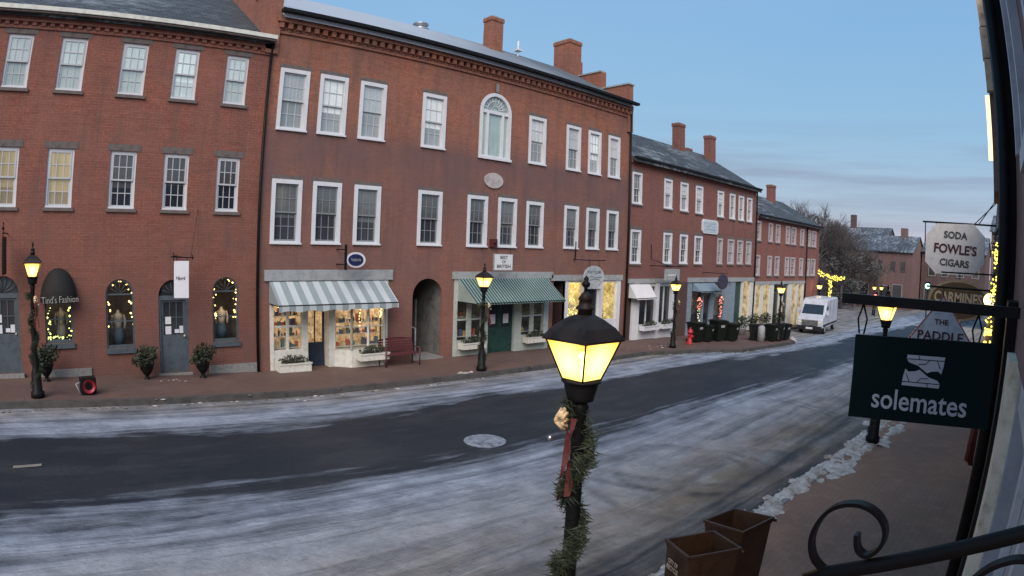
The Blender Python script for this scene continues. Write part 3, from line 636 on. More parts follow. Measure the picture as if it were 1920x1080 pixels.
def awning(b,x0,x1,yf,zt,zb,val,period,ca,cb,label,yw=16.99,wave=False,duty=.5,off=0.):
    n=N('awning_canvas'); p=n.pos(); x,y,z=n.xyz(p)
    f=n.math('FRACT',n.math('MULTIPLY',n.math('ADD',x,off),1/period)); g=n.math('GREATER_THAN',f,duty)
    c=n.mix(g,ca,cb); c=n.mix(n.ramp(n.noise(p,1.5,4),[(.35,0.),(.8,.35)]),c,tuple(q*.6 for q in ca)); n.bsdf(c,.85,0,.2)
    m=MB(); k=int((x1-x0)/.1)
    m.quad((x0,yf,zb),(x1,yf,zb),(x1,yw,zt),(x0,yw,zt)); m.quad((x0,yf,zb-.015),(x1,yf,zb-.015),(x1,yw,zt-.015),(x0,yw,zt-.015))
    for x in (x0,x1): m.poly([(x,yf,zb),(x,yw,zt),(x,yw,zb)])
    for i in range(k):
        a=x0+(x1-x0)*i/k; b_=x0+(x1-x0)*(i+1)/k; dz=lambda q: val*(1+(.12*math.sin(q*9) if wave else 0))
        m.quad((a,yf-.005,zb-dz(a)),(b_,yf-.005,zb-dz(b_)),(b_,yf-.005,zb),(a,yf-.005,zb))
    o=m.build('awning',n.m,b,world=True); o['label']=label
    q=MB(); q.tube([(x0,yf,zb),(x1,yf,zb)],.018,6); q.tube([(x0+.02,yf,zb-.02),(x0+.02,yw,zb-.02)],.014,6); q.tube([(x1-.02,yf,zb-.02),(x1-.02,yw,zb-.02)],.014,6); q.build('awning_frame',M['black'],o,world=True)
    return o
awning(B,5.8,9.72,16.12,2.66,2.02,.17,.42,(.47,.52,.52),(.24,.29,.30),'white and grey-blue broad striped awning',wave=True)
# ---- arched passage
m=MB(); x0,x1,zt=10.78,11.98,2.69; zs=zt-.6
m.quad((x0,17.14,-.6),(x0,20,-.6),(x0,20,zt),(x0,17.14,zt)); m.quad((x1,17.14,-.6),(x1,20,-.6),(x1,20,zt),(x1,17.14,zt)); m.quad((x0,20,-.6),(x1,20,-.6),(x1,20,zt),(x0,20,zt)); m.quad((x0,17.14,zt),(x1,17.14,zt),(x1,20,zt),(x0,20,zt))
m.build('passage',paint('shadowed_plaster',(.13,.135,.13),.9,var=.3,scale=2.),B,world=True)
m=MB(); m.tube([(11.3,17.6,-.1),(11.3,17.6,.95)],.03,6); m.tube([(11.3,17.6,.93),(10.8,18.8,1.35)],.025,6); m.build('handrail',M['graytrim'],B,world=True)
box_part(B,'passage_step',M['granite'],(10.75,12.0,16.9,18,-.2,.02))
box_part(B,'passage_gate',paint('grey_board',(.14,.15,.15),.7),(10.8,11.25,18.2,18.25,0.,.95),(11.6,11.66,18.1,18.2,0.,1.9),(11.05,11.4,19.9,19.95,1.3,1.75))
# ---- shop two (sage green, double doors)
box_part(B,'stone_lintel',M['graytrim'],(12.37,17.24,16.93,16.998,2.665,2.92))
m=MB()
for a,b in((12.46,12.62),(13.76,14.02),(15.30,15.66),(16.84,17.10)): m.box(a,b,16.98,17.15,-.4,2.66)
for a,b in((12.62,13.76),(15.66,16.84)):
    m.box(a,b,17.0,17.13,-.4,.5); m.box(a,b,17.0,17.12,1.95,2.66); q=(a+b)/2; m.box(q-.09,q+.09,17.02,17.1,.5,1.95); m.box(a,q-.09,17.03,17.09,1.2,1.26); m.box(q+.09,b,17.03,17.09,1.2,1.26)
m.box(14.02,15.30,17.05,17.15,2.1,2.66)
sf=m.build('shopfront',M['sage'],B,world=True); sf['label']='sage green painted shopfront'
for a,b in((12.62,13.76),(15.66,16.84)): MB().quad((a,17.08,.5),(b,17.08,.5),(b,17.08,1.95),(a,17.08,1.95)).build('pane',GL,sf,world=True)
M['dusk']=glow_wall('faint_glow_interior',(.05,.05,.045),(.16,.15,.13),.10,2.4)  # dark shop, its walls still given a faint emitted glow
room(B,12.5,17.06,-.1,2.5,17.4,1.4,M['dusk'])
for a in (14.02,14.66):
    m=MB(); b=a+.64; m.box(a,b,17.1,17.16,-.3,.85); m.box(a,a+.1,17.1,17.16,.85,2.1); m.box(b-.1,b,17.1,17.16,.85,2.1); m.box(a+.1,b-.1,17.1,17.16,1.98,2.1)
    d=m.build('door',M['green'],B,world=True); MB().quad((a+.1,17.13,.85),(b-.1,17.13,.85),(b-.1,17.13,1.98),(a+.1,17.13,1.98)).build('pane',M['darkglass'],d,world=True)
    MB().box(a+.16,a+.42,17.085,17.095,1.0,1.35).build('posted_notice',M['white'],d,world=True)
awning(B,12.62,16.9,15.9,2.72,1.9,.05,.13,(.028,.085,.085),(.30,.36,.33),'dark green awning with thin pale stripes',duty=.62)
# ---- recess and shop three
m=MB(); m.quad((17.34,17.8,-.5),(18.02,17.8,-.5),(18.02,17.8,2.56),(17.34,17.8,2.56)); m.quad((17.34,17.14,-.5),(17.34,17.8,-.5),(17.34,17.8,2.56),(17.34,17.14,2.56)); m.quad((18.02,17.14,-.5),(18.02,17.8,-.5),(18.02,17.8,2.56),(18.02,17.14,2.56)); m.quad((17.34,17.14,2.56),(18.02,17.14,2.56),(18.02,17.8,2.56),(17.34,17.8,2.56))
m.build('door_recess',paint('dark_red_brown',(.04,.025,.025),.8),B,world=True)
box_part(B,'stone_lintel',M['graytrim'],(17.16,21.7,16.93,16.998,2.565,2.8))
m=MB()
for a,b in((18.02,18.2),(19.1,19.25),(20.25,20.4),(21.35,21.62)): m.box(a,b,16.97,17.12,-.4,2.56)
for a,b in((18.2,19.1),(20.4,21.35)): m.box(a,b,17.0,17.1,-.4,.85); m.box(a,b,17.0,17.1,2.48,2.56)
m.box(19.25,20.25,17.0,17.1,2.2,2.56)
sf=m.build('shopfront',M['white'],B,world=True); sf['label']='white painted shopfront with two bright yellow windows'
for a,b in((18.2,19.1),(20.4,21.35)): MB().quad((a,17.06,.85),(b,17.06,.85),(b,17.06,2.48),(a,17.06,2.48)).build('pane',GL,sf,world=True)
room(B,18.05,21.6,.3,2.55,17.3,1.1,M['bright'])
m=MB(); m.box(19.25,20.25,17.1,17.15,-.3,.8); m.box(19.25,19.36,17.1,17.15,.8,2.2); m.box(20.14,20.25,17.1,17.15,.8,2.2); d=m.build('door',M['white'],B,world=True); MB().quad((19.36,17.13,.8),(20.14,17.13,.8),(20.14,17.13,2.2),(19.36,17.13,2.2)).build('pane',M['darkglass'],d,world=True)
m=MB(); m.tube([(21.95,16.9,10.5),(21.95,16.9,-.2)],.05,8); m.build('downspout',M['black'],B,world=True)

# ================================================================== BUILDING C
Cb=thing('brick_building',(22.1,17,-.2),'brown-red brick row building with grey shopfronts and two slim chimneys','building')
cT=[(22.24,22.99),(24.84,25.56),(26.32,27.08),(27.84,28.6),(30.24,30.97),(31.7,32.4),(32.85,33.57),(34.0,34.72)]
cB_=[(22.22,23.02),(24.9,25.66),(26.4,27.15),(27.85,28.67),(30.34,30.97),(31.6,32.42),(32.83,33.61),(34.02,34.78)]
opsC=[(a,b,6.05,7.53,False) for a,b in cT]+[(a,b,3.3+.013*(a-22),4.87,False) for a,b in cB_]+[(22.15,35.3,-1.5,2.42,False)]
m=MB(); wall(m,22.1,35.35,-2.,8.15,17.,opsC,rev=.14); gable_sides(m,35.35,17,25,21,8.1,10.4); m.quad((22.1,25,-2),(35.35,25,-2),(35.35,25,8.1),(22.1,25,8.1))
m.build('wall',M['brickC'],Cb,world=True)
for i,(a,b) in enumerate(cT): window(Cb,a,b,6.05,7.53,pane='pDk' if i==0 else ('pBb' if i<5 else 'pC'),lintel=(.15,.05),casing=.1,sill=(.07,.03))
for i,(a,b) in enumerate(cB_): window(Cb,a,b,3.3+.013*(a-22),4.87,pane='pDk' if i<5 else 'pC',casemat='mauve' if i>3 else 'white',lintel=(.17,.05),casing=.1,sill=(.07,.03))
m=MB(); m.box(22.1,35.35,16.92,16.998,7.95,8.12); m.build('cornice',M['brickC'],Cb,world=True)
box_part(Cb,'gutter',M['black'],(22.12,35.5,16.62,16.8,8.12,8.22)); roof(Cb,22.12,35.5,17,21,25,8.15,10.45,M['slate'],over=.3)
chimney(Cb,31.2,31.9,20.3,20.8,9.5,11.95,M['brickC']); chimney(Cb,34.55,35.25,20.0,20.5,9.2,11.75,M['brickC']); chimney(Cb,37.2,37.9,23.5,24.2,8.5,11.6,M['brickC'])
box_part(Cb,'shop_cornice',M['graytrim'],(22.12,26.2,16.9,16.998,2.42,2.62),(27.3,35.32,16.9,16.998,2.42,2.66))
m=MB()
for a,b in((22.55,23.05),(24.4,24.68),(25.75,26.0)): m.box(a,b,16.93,17.1,-.8,2.42)
m.box(23.05,24.4,17.,17.1,-.8,.45); m.box(24.68,25.75,17.,17.1,-.8,.45); m.box(23.05,25.75,17.001,17.09,2.25,2.42)
m.box(23.7,23.76,17.03,17.09,.45,2.25); m.box(25.18,25.24,17.03,17.09,.45,2.25)
sf=m.build('shopfront',M['white'],Cb,world=True); sf['label']='white shopfront with small awning'
for a,b in((23.05,24.4),(24.68,25.75)): MB().quad((a,17.07,.45),(b,17.07,.45),(b,17.07,2.25),(a,17.07,2.25)).build('pane',M['darkglass'],sf,world=True)
d=MB().box(22.15,22.55,17.05,17.1,-.4,2.42).build('door',paint('brown_door',(.06,.035,.03),.6),Cb,world=True)
awning(Cb,22.25,23.85,16.5,2.42,1.75,.06,9.,(.62,.63,.64),(.62,.63,.64),'small plain white awning')
m=MB(); m.box(26.0,27.35,17.0,17.1,-.9,2.42); m.build('shop_panel',paint('brown_panel',(.085,.05,.045),.7),Cb,world=True)
blue=paint('blue_grey_paint',(.20,.26,.31),.55)
m=MB()
for a,b in((27.35,27.75),(28.8,29.05),(29.75,30.2),(31.35,31.75),(32.1,32.75)): m.box(a,b,16.95,17.1,-.9,2.42)
m.box(27.75,28.8,17.,17.1,-.9,.3); m.box(30.2,31.35,17.,17.1,-.9,.3); m.box(29.05,29.75,17.,17.1,1.7,2.42); m.box(31.75,32.1,17.,17.1,-.9,2.42)
sf=m.build('shopfront',blue,Cb,world=True); sf['label']='blue-grey painted shopfront'
for a,b in((27.75,28.8),(30.2,31.35)): MB().quad((a,17.07,.3),(b,17.07,.3),(b,17.07,2.42),(a,17.07,2.42)).build('pane',M['pDk'],sf,world=True)
MB().box(29.05,29.75,17.05,17.12,-.9,1.7).build('door',M['darkglass'],Cb,world=True)
awning(Cb,27.85,30.1,16.45,2.4,1.95,.05,9.,(.19,.26,.31),(.19,.26,.31),'small blue-grey awning')
MB().box(32.75,33.6,17.03,17.12,-.9,2.42).build('door',M['green'],Cb,world=True)
m=MB()
for a,b in((33.6,33.85),(34.75,35.3)): m.box(a,b,16.96,17.1,-.9,2.42)
m.box(33.85,34.75,17.0,17.1,-.9,.25); m.build('shopfront',M['cream'],Cb,world=True)
litp=emit('cream_lit_window',(.92,.68,.38),.62,(.30,.21,.12),2.2)
MB().quad((33.85,17.07,.25),(34.75,17.07,.25),(34.75,17.07,2.42),(33.85,17.07,2.42)).build('lit_pane',litp,Cb,world=True)
m=MB(); m.tube([(35.32,16.92,8.1),(35.32,16.92,-.6)],.05,8); m.build('downspout',M['black'],Cb,world=True)

# ================================================================== BUILDING D
Db=thing('brick_building',(35.4,17,-.65),'lower plain red brick row building beside the white van','building')
dT=[(35.4,36.15),(37.35,38.05),(38.55,39.35),(40.37,41.15),(41.42,42.35),(43.2,44.02),(44.79,45.48),(45.73,46.8)]
opsD=[(a,b,4.99,6.23,False) for a,b in dT]+[(a,b,2.77,4.08,False) for a,b in dT]+[(35.4,44.4,-2.,2.2,False)]
m=MB(); wall(m,35.36,47.6,-3.,6.6,17.,opsD,rev=.14); gable_sides(m,47.6,17,24,20.5,6.6,8.5,-3); m.quad((35.4,24,-3),(47.6,24,-3),(47.6,24,6.6),(35.4,24,6.6))
m.build('wall',M['brickD'],Db,world=True)
for a,b in dT: window(Db,a,b,4.99,6.23,pane='pC',casemat='mauve',sashmat='mauve',casing=.1,sill=(.08,.03),cols=2); window(Db,a,b,2.77,4.08,pane='pC',casemat='mauve',sashmat='mauve',casing=.1,sill=(.08,.03),cols=2)
box_part(Db,'cornice',M['brickD'],(35.4,47.6,16.93,16.998,6.4,6.58)); box_part(Db,'gutter',M['black'],(35.55,47.8,16.65,16.82,6.56,6.66))
roof(Db,35.55,47.75,17,20.5,24,6.6,8.5,M['slate'],over=.3); chimney(Db,43.95,44.75,19.8,20.25,7.5,9.65,M['brickD'])
box_part(Db,'shop_cornice',M['graytrim'],(35.4,44.5,16.92,16.998,2.2,2.4))
m=MB(); L=[35.4,35.7,36.5,36.9,37.9,38.6,39.6,40.3,41.2,42.0,42.9,43.2,44.1,44.4]
for i in range(0,len(L)-1,2): m.box(L[i],L[i+1],16.96,17.1,-1.2,2.2)
m.build('shopfront',M['cream'],Db,world=True)
g=MB(); q=MB()
for i in range(1,len(L)-1,2):
    (g if i in(1,3,9,11) else q).quad((L[i],17.07,-.9),(L[i+1],17.07,-.9),(L[i+1],17.07,2.2),(L[i],17.07,2.2))
g.build('lit_pane',litp,Db,world=True); q.build('dark_pane',M['darkglass'],Db,world=True)
m=MB(); m.tube([(44.6,16.92,6.5),(44.6,16.92,-.9)],.05,8); m.build('downspout',M['black'],Db,world=True)
# ================================================================== STREET LAMPS
M['lampglass']=None
def lampglass():
    n=N('lit_lantern_glass'); p=n.pos(); x,y,z=n.xyz(p)
    d=n.t.nodes.new('ShaderNodeVectorMath'); d.operation='DISTANCE'; n.t.links.new(p,d.inputs[0]); d.inputs[1].default_value=(0,0,2.84)
    f=n.ramp(n.math('MULTIPLY',d.outputs['Value'],1/.3),[(.30,1.),(.65,.5),(1.,.05)])
    lp=n.ramp(n.math('MULTIPLY',n.math('SUBTRACT',z,2.67),1/.3),[(0.,.55),(.3,.8),(1.,1.)])
    e=n.n('Emission'); n.set(e,'Color',n.mix(f,(1.,.52,.035),(1.,.84,.30))); n.set(e,'Strength',n.math('MULTIPLY',lp,n.math('ADD',1.2,n.math('MULTIPLY',f,4.2))))
    t=n.n('BsdfTransparent'); mx=n.n('MixShader'); n.set(mx,'0',.86); n.t.links.new(t.outputs[0],mx.inputs[1]); n.t.links.new(e.outputs[0],mx.inputs[2]); n.t.links.new(mx.outputs[0],n.out.inputs[0]); return n.m
M['lampglass']=lampglass()
M['mantle']=emit('lamp_mantle',(1.,.86,.5),9.)
def make_lamp():
    r=thing('street_lamp',(0,0,0),'','street lamp','lit lantern street lamps')
    m=MB(); m.lathe((0,0,0),[(.17,0),(.17,.12),(.13,.16),(.12,.55),(.09,.62),(.075,.75),(.062,1.0),(.052,2.44),(.07,2.48),(.05,2.52)],12); m.build('pole',M['black'],r)
    m=MB(); m.lathe((0,0,0),[(.06,2.52),(.10,2.53),(.105,2.56),(.125,2.63),(.13,2.665),(.15,2.67),(.15,2.685)],16); m.build('collar',M['black'],r)
    # lantern cage
    b,t,z0,z1=.10,.195,2.687,2.985
    g=MB()
    for s in range(4):
        a=PI/2*s; R=Matrix.Rotation(a,3,'Z'); P=[R@Vector(v) for v in((-b,-b,z0),(b,-b,z0),(t,-t,z1),(-t,-t,z1))]; g.quad(*P)
    g.build('glass',M['lampglass'],r)
    f=MB()
    for s in range(4):
        R=Matrix.Rotation(PI/2*s,3,'Z'); f.tube([R@Vector((-b,-b,z0)),R@Vector((-t,-t,z1))],.009,4); f.tube([R@Vector((-t,-t,z1)),R@Vector((t,-t,z1))],.011,4); f.tube([R@Vector((-b,-b,z0)),R@Vector((b,-b,z0))],.011,4)
    f.build('lantern_frame',M['black'],r)
    m=MB()
    def sq(s,z): return [(-s,-s,z),(s,-s,z),(s,s,z),(-s,s,z)]
    R_=[sq(.215,2.98),sq(.215,2.995),sq(.165,3.075),sq(.10,3.135),sq(.055,3.165)]
    vs=[v for q in R_ for v in q]; m.add(vs,[(0,3,2,1),(16,17,18,19)]+[(4*i+k,4*i+(k+1)%4,4*i+4+(k+1)%4,4*i+4+k) for i in range(4) for k in range(4)])
    m.lathe((0,0,0),[(.055,3.165),(.052,3.20),(.068,3.205),(.068,3.22),(.05,3.235),(.046,3.27),(.058,3.275),(.03,3.32),(.014,3.335)],12)
    top=m.build('lantern_roof',M['roofmetal'],r)
    m=MB(); m.lathe((0,0,0),[(.014,3.335),(.012,3.36),(.03,3.375),(.032,3.395),(.014,3.41),(.02,3.425),(.002,3.45)],10); m.build('finial',M['black'],top)
    m=MB(); m.ball((0,0,2.86),.035,8); m.tube([(0,0,2.69),(0,0,2.83)],.012,6); m.build('mantle',M['mantle'],r)
    return r
lamp0=make_lamp()
GREEN=M['fir']
def garland(loc,h0,h1,label,seed,bow=True,dens=1.,side=(-.6,-.5)):
    random.seed(seed); t=thing('garland',loc,label,'garland','fir garlands wound round the lamp posts'); m=MB()
    n=int(420*dens)
    for i in range(n):
        u=i/n; z=h0+(h1-h0)*u; a=u*2*PI*3.2+seed
        if seed!=1 and math.sin(u*23+seed)<-.75: continue
        rr=.062+.03*(1-u)+.02*math.sin(u*31+seed); c=(rr*math.cos(a),rr*math.sin(a),z)
        for _ in range(9): m.needle((c[0]+random.gauss(0,.03),c[1]+random.gauss(0,.03),c[2]+random.gauss(0,.035)),.06)
    m.build('greenery',GREEN,t)
    if bow:
        sx,sy=side; b=MB(); z=h1-.10
        for k in range(9):
            a=2*PI*k/9; dx=math.cos(a)*.085; dz=math.sin(a)*.07
            b.tube([(sx*.16,sy*.16,z),(sx*.2+dx*.7*(-sy),sy*.2+dx*.7*sx,z+dz*1.1),(sx*.24+dx*.5*(-sy),sy*.24+dx*.5*sx,z+dz*.5),(sx*.18,sy*.18,z)],[.006,.02,.022,.006],5)
        b.build('bow',M['gold'],t)
        q=MB()
        for o_ in(-.03,.05):
            n_=9; V_=[]
            for k in range(n_):
                u_=k/(n_-1); ww=.007+.009*u_; dx_=.02*math.sin(u_*7+o_*40); V_+=[(sx*(.15+.05*u_)+o_*(.4+u_*.6)+dx_-ww,sy*(.15+.05*u_)-.03+dx_,z-.62*u_),(sx*(.15+.05*u_)+o_*(.4+u_*.6)+dx_+ww,sy*(.15+.05*u_)-.045-dx_,z-.61*u_)]
            q.add(V_,[(2*k,2*k+1,2*k+3,2*k+2) for k in range(n_-1)],True)
        q.build('ribbon_tail',M['red'],t)
        s=MB(); s.ball((sx*.34,sy*.2,z-.12),.022,8); s.ball((sx*.20,sy*.3,z-.02),.025,8); s.build('bauble',paint('silver_bauble',(.6,.6,.62),.15,.9),t)
    return t
lampdata=[ # x,y,scale,label,(garland)
 (3.30,2.91,1.0,'nearest and largest lit lantern lamp post, beside the open brown bins'),
 (-.93,14.72,1.0,'lit lamp post before the black dome awning, wound with garland'),
 (11.8,14.55,.97,'lit lamp post in front of the green striped awning'),
 (22.25,14.42,.92,'lit lamp post on the far pavement beside the red hydrant'),
 (30.6,13.0,.95,'lit lamp post behind the dark bins near the white van'),
 (13.44,3.07,1.0,'lit lamp post rising above the solemates sign on the near pavement'),
 (46.2,16.3,1.0,'lit lamp post beyond the white van at the end of the brick row'),
 (66.,16.75,1.0,'left lamp of the distant pair before the far brick building'),
 (67.5,16.3,1.0,'right lamp of the distant pair before the far brick building')]
for i,(x,y,s,lab) in enumerate(lampdata):
    o=lamp0 if i==0 else copy_tree(lamp0)
    dz=0.004
    if x>60: dz=RZ
    o.location=(x,y,G(x)+dz); o.scale=(s,s,s); o['label']=lab
    if i==0: o.rotation_euler=(math.radians(-.4),math.radians(.5),0)
    li=bpy.data.lights.new('lamp_glow','POINT'); li.energy=[60,90,85,85,70,130,45,30,30][i]; li.color=(1.,.62,.22); li.shadow_soft_size=.06
    lo=bpy.data.objects.new('lamp_glow',li); COL.objects.link(lo); lo.parent=o; lo.location=(0,0,2.84)
lg=['near','far left','','','','']
garland((3.30,2.91,G(3.3)),.28,2.52,'thick fir garland with gold bow on the nearest lamp post',1,dens=.95,side=(-.85,.05))
garland((-.93,14.72,G(-.93)),.2,2.3,'fir garland with gold bow on the lamp post before the black dome awning',2,side=(.5,-.7))
garland((11.8,14.55,G(11.8)),.2,2.15,'fir garland with bow on the lamp post before the green awning',3,dens=.7,side=(.6,-.6))
garland((22.25,14.42,G(22.25)),.2,2.1,'fir garland with bow on the lamp post beside the hydrant',4,dens=.5,side=(.5,-.6))
garland((30.6,13.0,G(30.6)),.2,2.1,'fir garland with bow on the lamp post behind the dark bins',5,dens=.4,side=(.5,-.6))
garland((13.44,3.07,G(13.44)),.1,2.1,'fir garland on the lamp post behind the solemates sign',6,bow=False,dens=.7)
garland((46.2,16.3,G(46.2)),1.2,2.1,'fir garland with bow on the lamp post beyond the van',8,dens=.3,side=(-.5,-.6))

# ================================================================== PLANTS, URNS, BOXES
random.seed(11)
def urn(x,y,z,label):
    t=thing('planter_urn',(x,y,z),label,'planter','iron urns with winter greens by the grey door')
    m=MB(); m.lathe((0,0,0),[(.13,0),(.14,.04),(.06,.1),(.05,.16),(.12,.24),(.18,.34),(.20,.44),(.22,.46),(.19,.47)],16); m.build('urn',M['black'],t)
    m=MB(); m.leaves((0,0,.66),.30,.26,.24,300,.055); m.leaves((.08,-.05,.78),.34,.2,.22,130,.07); m.leaves((-.16,-.1,.58),.26,.2,.16,110,.06)
    for _ in range(22):
        a=random.uniform(0,2*PI); q=random.uniform(.15,.4); m.tube([(0,0,.45),(q*.5*math.cos(a),q*.5*math.sin(a),.7),(q*math.cos(a),q*math.sin(a),.72+random.uniform(0,.3))],.006,3)
    m.build('greenery',M['bush'],t); return t
urn(2.03,16.45,.10,'black urn of winter greens left of the slate grey arched door'); urn(3.62,16.45,.06,'black urn of winter greens right of the slate grey arched door')
urn(-.75,16.45,.22,'black urn of greens under the black dome awning window')
def flowerbox(x0,x1,y,z,label,h=.22,d=.3,n=260,col='cream'):
    t=thing('planter_box',((x0+x1)/2,y,z),label,'planter box','window boxes of winter greens on the shopfronts'); w=(x1-x0)/2
    m=MB(); e=.03
    m.prism([(-w,-d/2,h),(w,-d/2,h),(w,-d/2+e,h),(-w,-d/2+e,h)],(0,0,-h)); m.prism([(-w,d/2-e,h),(w,d/2-e,h),(w,d/2,h),(-w,d/2,h)],(0,0,-h))
    m.box(-w,-w+e,-d/2+e,d/2-e,0,h); m.box(w-e,w,-d/2+e,d/2-e,0,h); m.box(-w+e,w-e,-d/2+e,d/2-e,.02,h-.04); m.box(-w-.02,w+.02,-d/2-.02,-d/2-.001,h-.04,h+.005)
    m.build('box',M[col],t); m=MB(); m.leaves((0,0,h+.08),w*.95,d*.5,.15,n,.055); m.build('greenery',M['bush'],t)
flowerbox(5.98,7.0,16.75,-.02,'cream planter box on the pavement under the left cream shop window',h=.3)
flowerbox(8.5,9.5,16.42,.24,'cream planter box under the bay window beside the red bench')
flowerbox(12.66,13.7,16.8,.22,'planter box under the left window of the green-awning shop')
flowerbox(15.72,16.8,16.8,.22,'planter box under the right window of the green-awning shop')
flowerbox(23.1,24.35,16.75,.2,'planter box under the left window of the white shopfront by the small white awning',col='white')
flowerbox(24.7,25.7,16.75,.2,'planter box under the right window of the white shopfront by the small white awning',col='white')
# bench
t=thing('bench',(9.95,16.4,G(9.95)),'dark red slatted bench against the brick beside the arched passage','bench'); t.scale=(1,1,.9)
RB=paint('dark_red_paint',(.10,.026,.03),.6)
m=MB()
for i in range(4): m.box(-.62,.62,-.22+.1*i,-.14+.1*i,.42,.445)
m.build('seat',RB,t)
m=MB()
for i in range(5):
    z=.50+.09*i; m.box(-.6,.6,.20+.02*i,.225+.02*i,z,z+.06)
m.tube([(-.62,.30,.86)]+[(-.62+1.24*k/8,.31,.88+.07*math.sin(PI*k/8)) for k in range(9)]+[(.62,.30,.86)],.02,5)
m.build('backrest',RB,t)
for s in(-.62,.62):
    m=MB(); m.tube([(s,-.22,0),(s,-.22,.62)],.022,6); m.build('leg',RB,t); m=MB(); m.tube([(s,.22,0),(s,.22,.45),(s,.31,.9)],.022,6); m.build('leg',RB,t); m=MB(); m.tube([(s,-.24,.62),(s,.25,.64)],.022,6); m.build('armrest',RB,t)
# red and black box on the pavement
t=thing('junk_box',(.33,14.95,G(.33)),'small black box with a red bowl face lying on the far pavement','box')
MB().box(-.19,.19,-.14,.14,.02,.40).build('box',M['black'],t,rot=.15)
m=MB(); 
P=[(.01,-.13),(.08,-.135),(.15,-.16),(.165,-.19),(.16,-.195)]
m.add([(r*math.cos(2*PI*k/20),y,.21+r*math.sin(2*PI*k/20)) for r,y in P for k in range(20)],[(i*20+k,i*20+(k+1)%20,(i+1)*20+(k+1)%20,(i+1)*20+k) for i in range(4) for k in range(20)],True)
m.build('red_bowl',paint('glossy_red',(.28,.02,.03),.3),t,rot=.15)
m=MB(); m.tube([(-.19,-.1,.3),(-.3,-.12,.28),(-.2,-.16,.05)],.02,5); m.build('strap',M['graytrim'],t)
# mannequins behind arched windows
def mannequin(x,y,z,m1,m2,label,h=1.5):
    t=thing('mannequin',(x,y,z),label,'mannequin','dressed mannequins in the arched shop windows'); s=h/1.5
    MB().lathe((0,0,0),[(.16*s,0),(.16*s,.02),(.02,.03),(.02,.35*s),(.17*s,.36*s),(.19*s,.6*s),(.13*s,.86*s)],14).build('skirt',M[m2],t)
    MB().lathe((0,0,0),[(.13*s,.86*s),(.12*s,.98*s),(.17*s,1.15*s),(.18*s,1.26*s),(.06*s,1.34*s),(.045*s,1.42*s)],14).build('bodice',M[m1],t)
    m=MB()
    for q in(-1,1): m.tube([(q*.17*s,0,1.26*s),(q*.23*s,.01,1.05*s),(q*.2*s,-.03,.85*s)],[.05*s,.045*s,.03*s],8)
    m.build('sleeves',M[m1],t); return t
mannequin(1.38,17.55,.62,'bodice','skirt','mannequin in pale top and dark skirt in the arched window between awning and grey door',1.35)
mannequin(4.48,17.55,.72,'knit','skirt','mannequin in cream knit in the rightmost arched window',1.25)
mannequin(-.28,17.6,.85,'bodice','bodice','grey draped mannequin under the black dome awning',1.2)
li=0
for x,z,r in((1.38,2.2,4),(4.48,2.2,4),(-.3,2.1,2.5)):
    q=bpy.data.lights.new('shop_spot','POINT'); q.energy=r; q.color=(1,.72,.42); q.shadow_soft_size=.1; o=bpy.data.objects.new('shop_spot',q); COL.objects.link(o); o.location=(x,17.3,z)
for x,z,r in((6.4,1.8,14),(8.9,1.75,24),(14.8,1.9,4),(19.8,2.3,26)):
    q=bpy.data.lights.new('shop_spot','POINT'); q.energy=r; q.color=(1,.78,.52); q.shadow_soft_size=.15; o=bpy.data.objects.new('shop_spot',q); COL.objects.link(o); o.location=(x,17.75,z)
# goods on shelves: rows of small bottles, jars and boxes
random.seed(21)
def goods(x0,x1,y,zs,label,n=9,name='shelf_of_goods',dark=False):
    t=thing(name,((x0+x1)/2,y,zs[0]),label,'shelf display'); w=(x1-x0)/2
    s=MB()
    for z in zs: s.box(-w,w,-.12,.12,z-zs[0]-.02,z-zs[0])
    s.build('shelf',M['cream'],t)
    cols=[(.5,.12,.08),(.62,.55,.4),(.12,.22,.2),(.25,.12,.05),(.6,.42,.15),(.1,.12,.2)]
    ms=[paint('goods_%d'%i,c,.5) for i,c in enumerate(cols)]; m=MB()
    for z in zs:
        for k in range(n):
            m.mat(random.randrange(6)); x=-w+2*w*(k+.5)/n; h=random.uniform(.07,.26); r=w/n*random.uniform(.45,.85)
            if random.random()<.5: m.box(x-r,x+r,-.08,.06,z-zs[0],z-zs[0]+h)
            else: m.lathe((x,0,z-zs[0]),[(r*.8,0),(r,.02),(r,h*.6),(r*.4,h*.8),(r*.3,h)],8)
    m.build('goods',ms,t)
goods(5.98,6.85,17.32,(.66,1.0,1.32,1.62),'shelves of bottles and boxes in the left window under the broad striped awning')
goods(8.1,9.6,17.25,(.6,.98,1.34),'shelves of goods in the bay window under the broad striped awning',13)
goods(12.7,13.7,17.35,(.6,1.3),'sparse dim shelf in the left window under the green awning',5)
goods(15.75,16.75,17.35,(.6,1.3),'sparse dim shelf in the right window under the green awning',5)
goods(18.25,19.05,17.45,(.95,1.4),'lit shelf in the left yellow window of the round-sign shop',5)
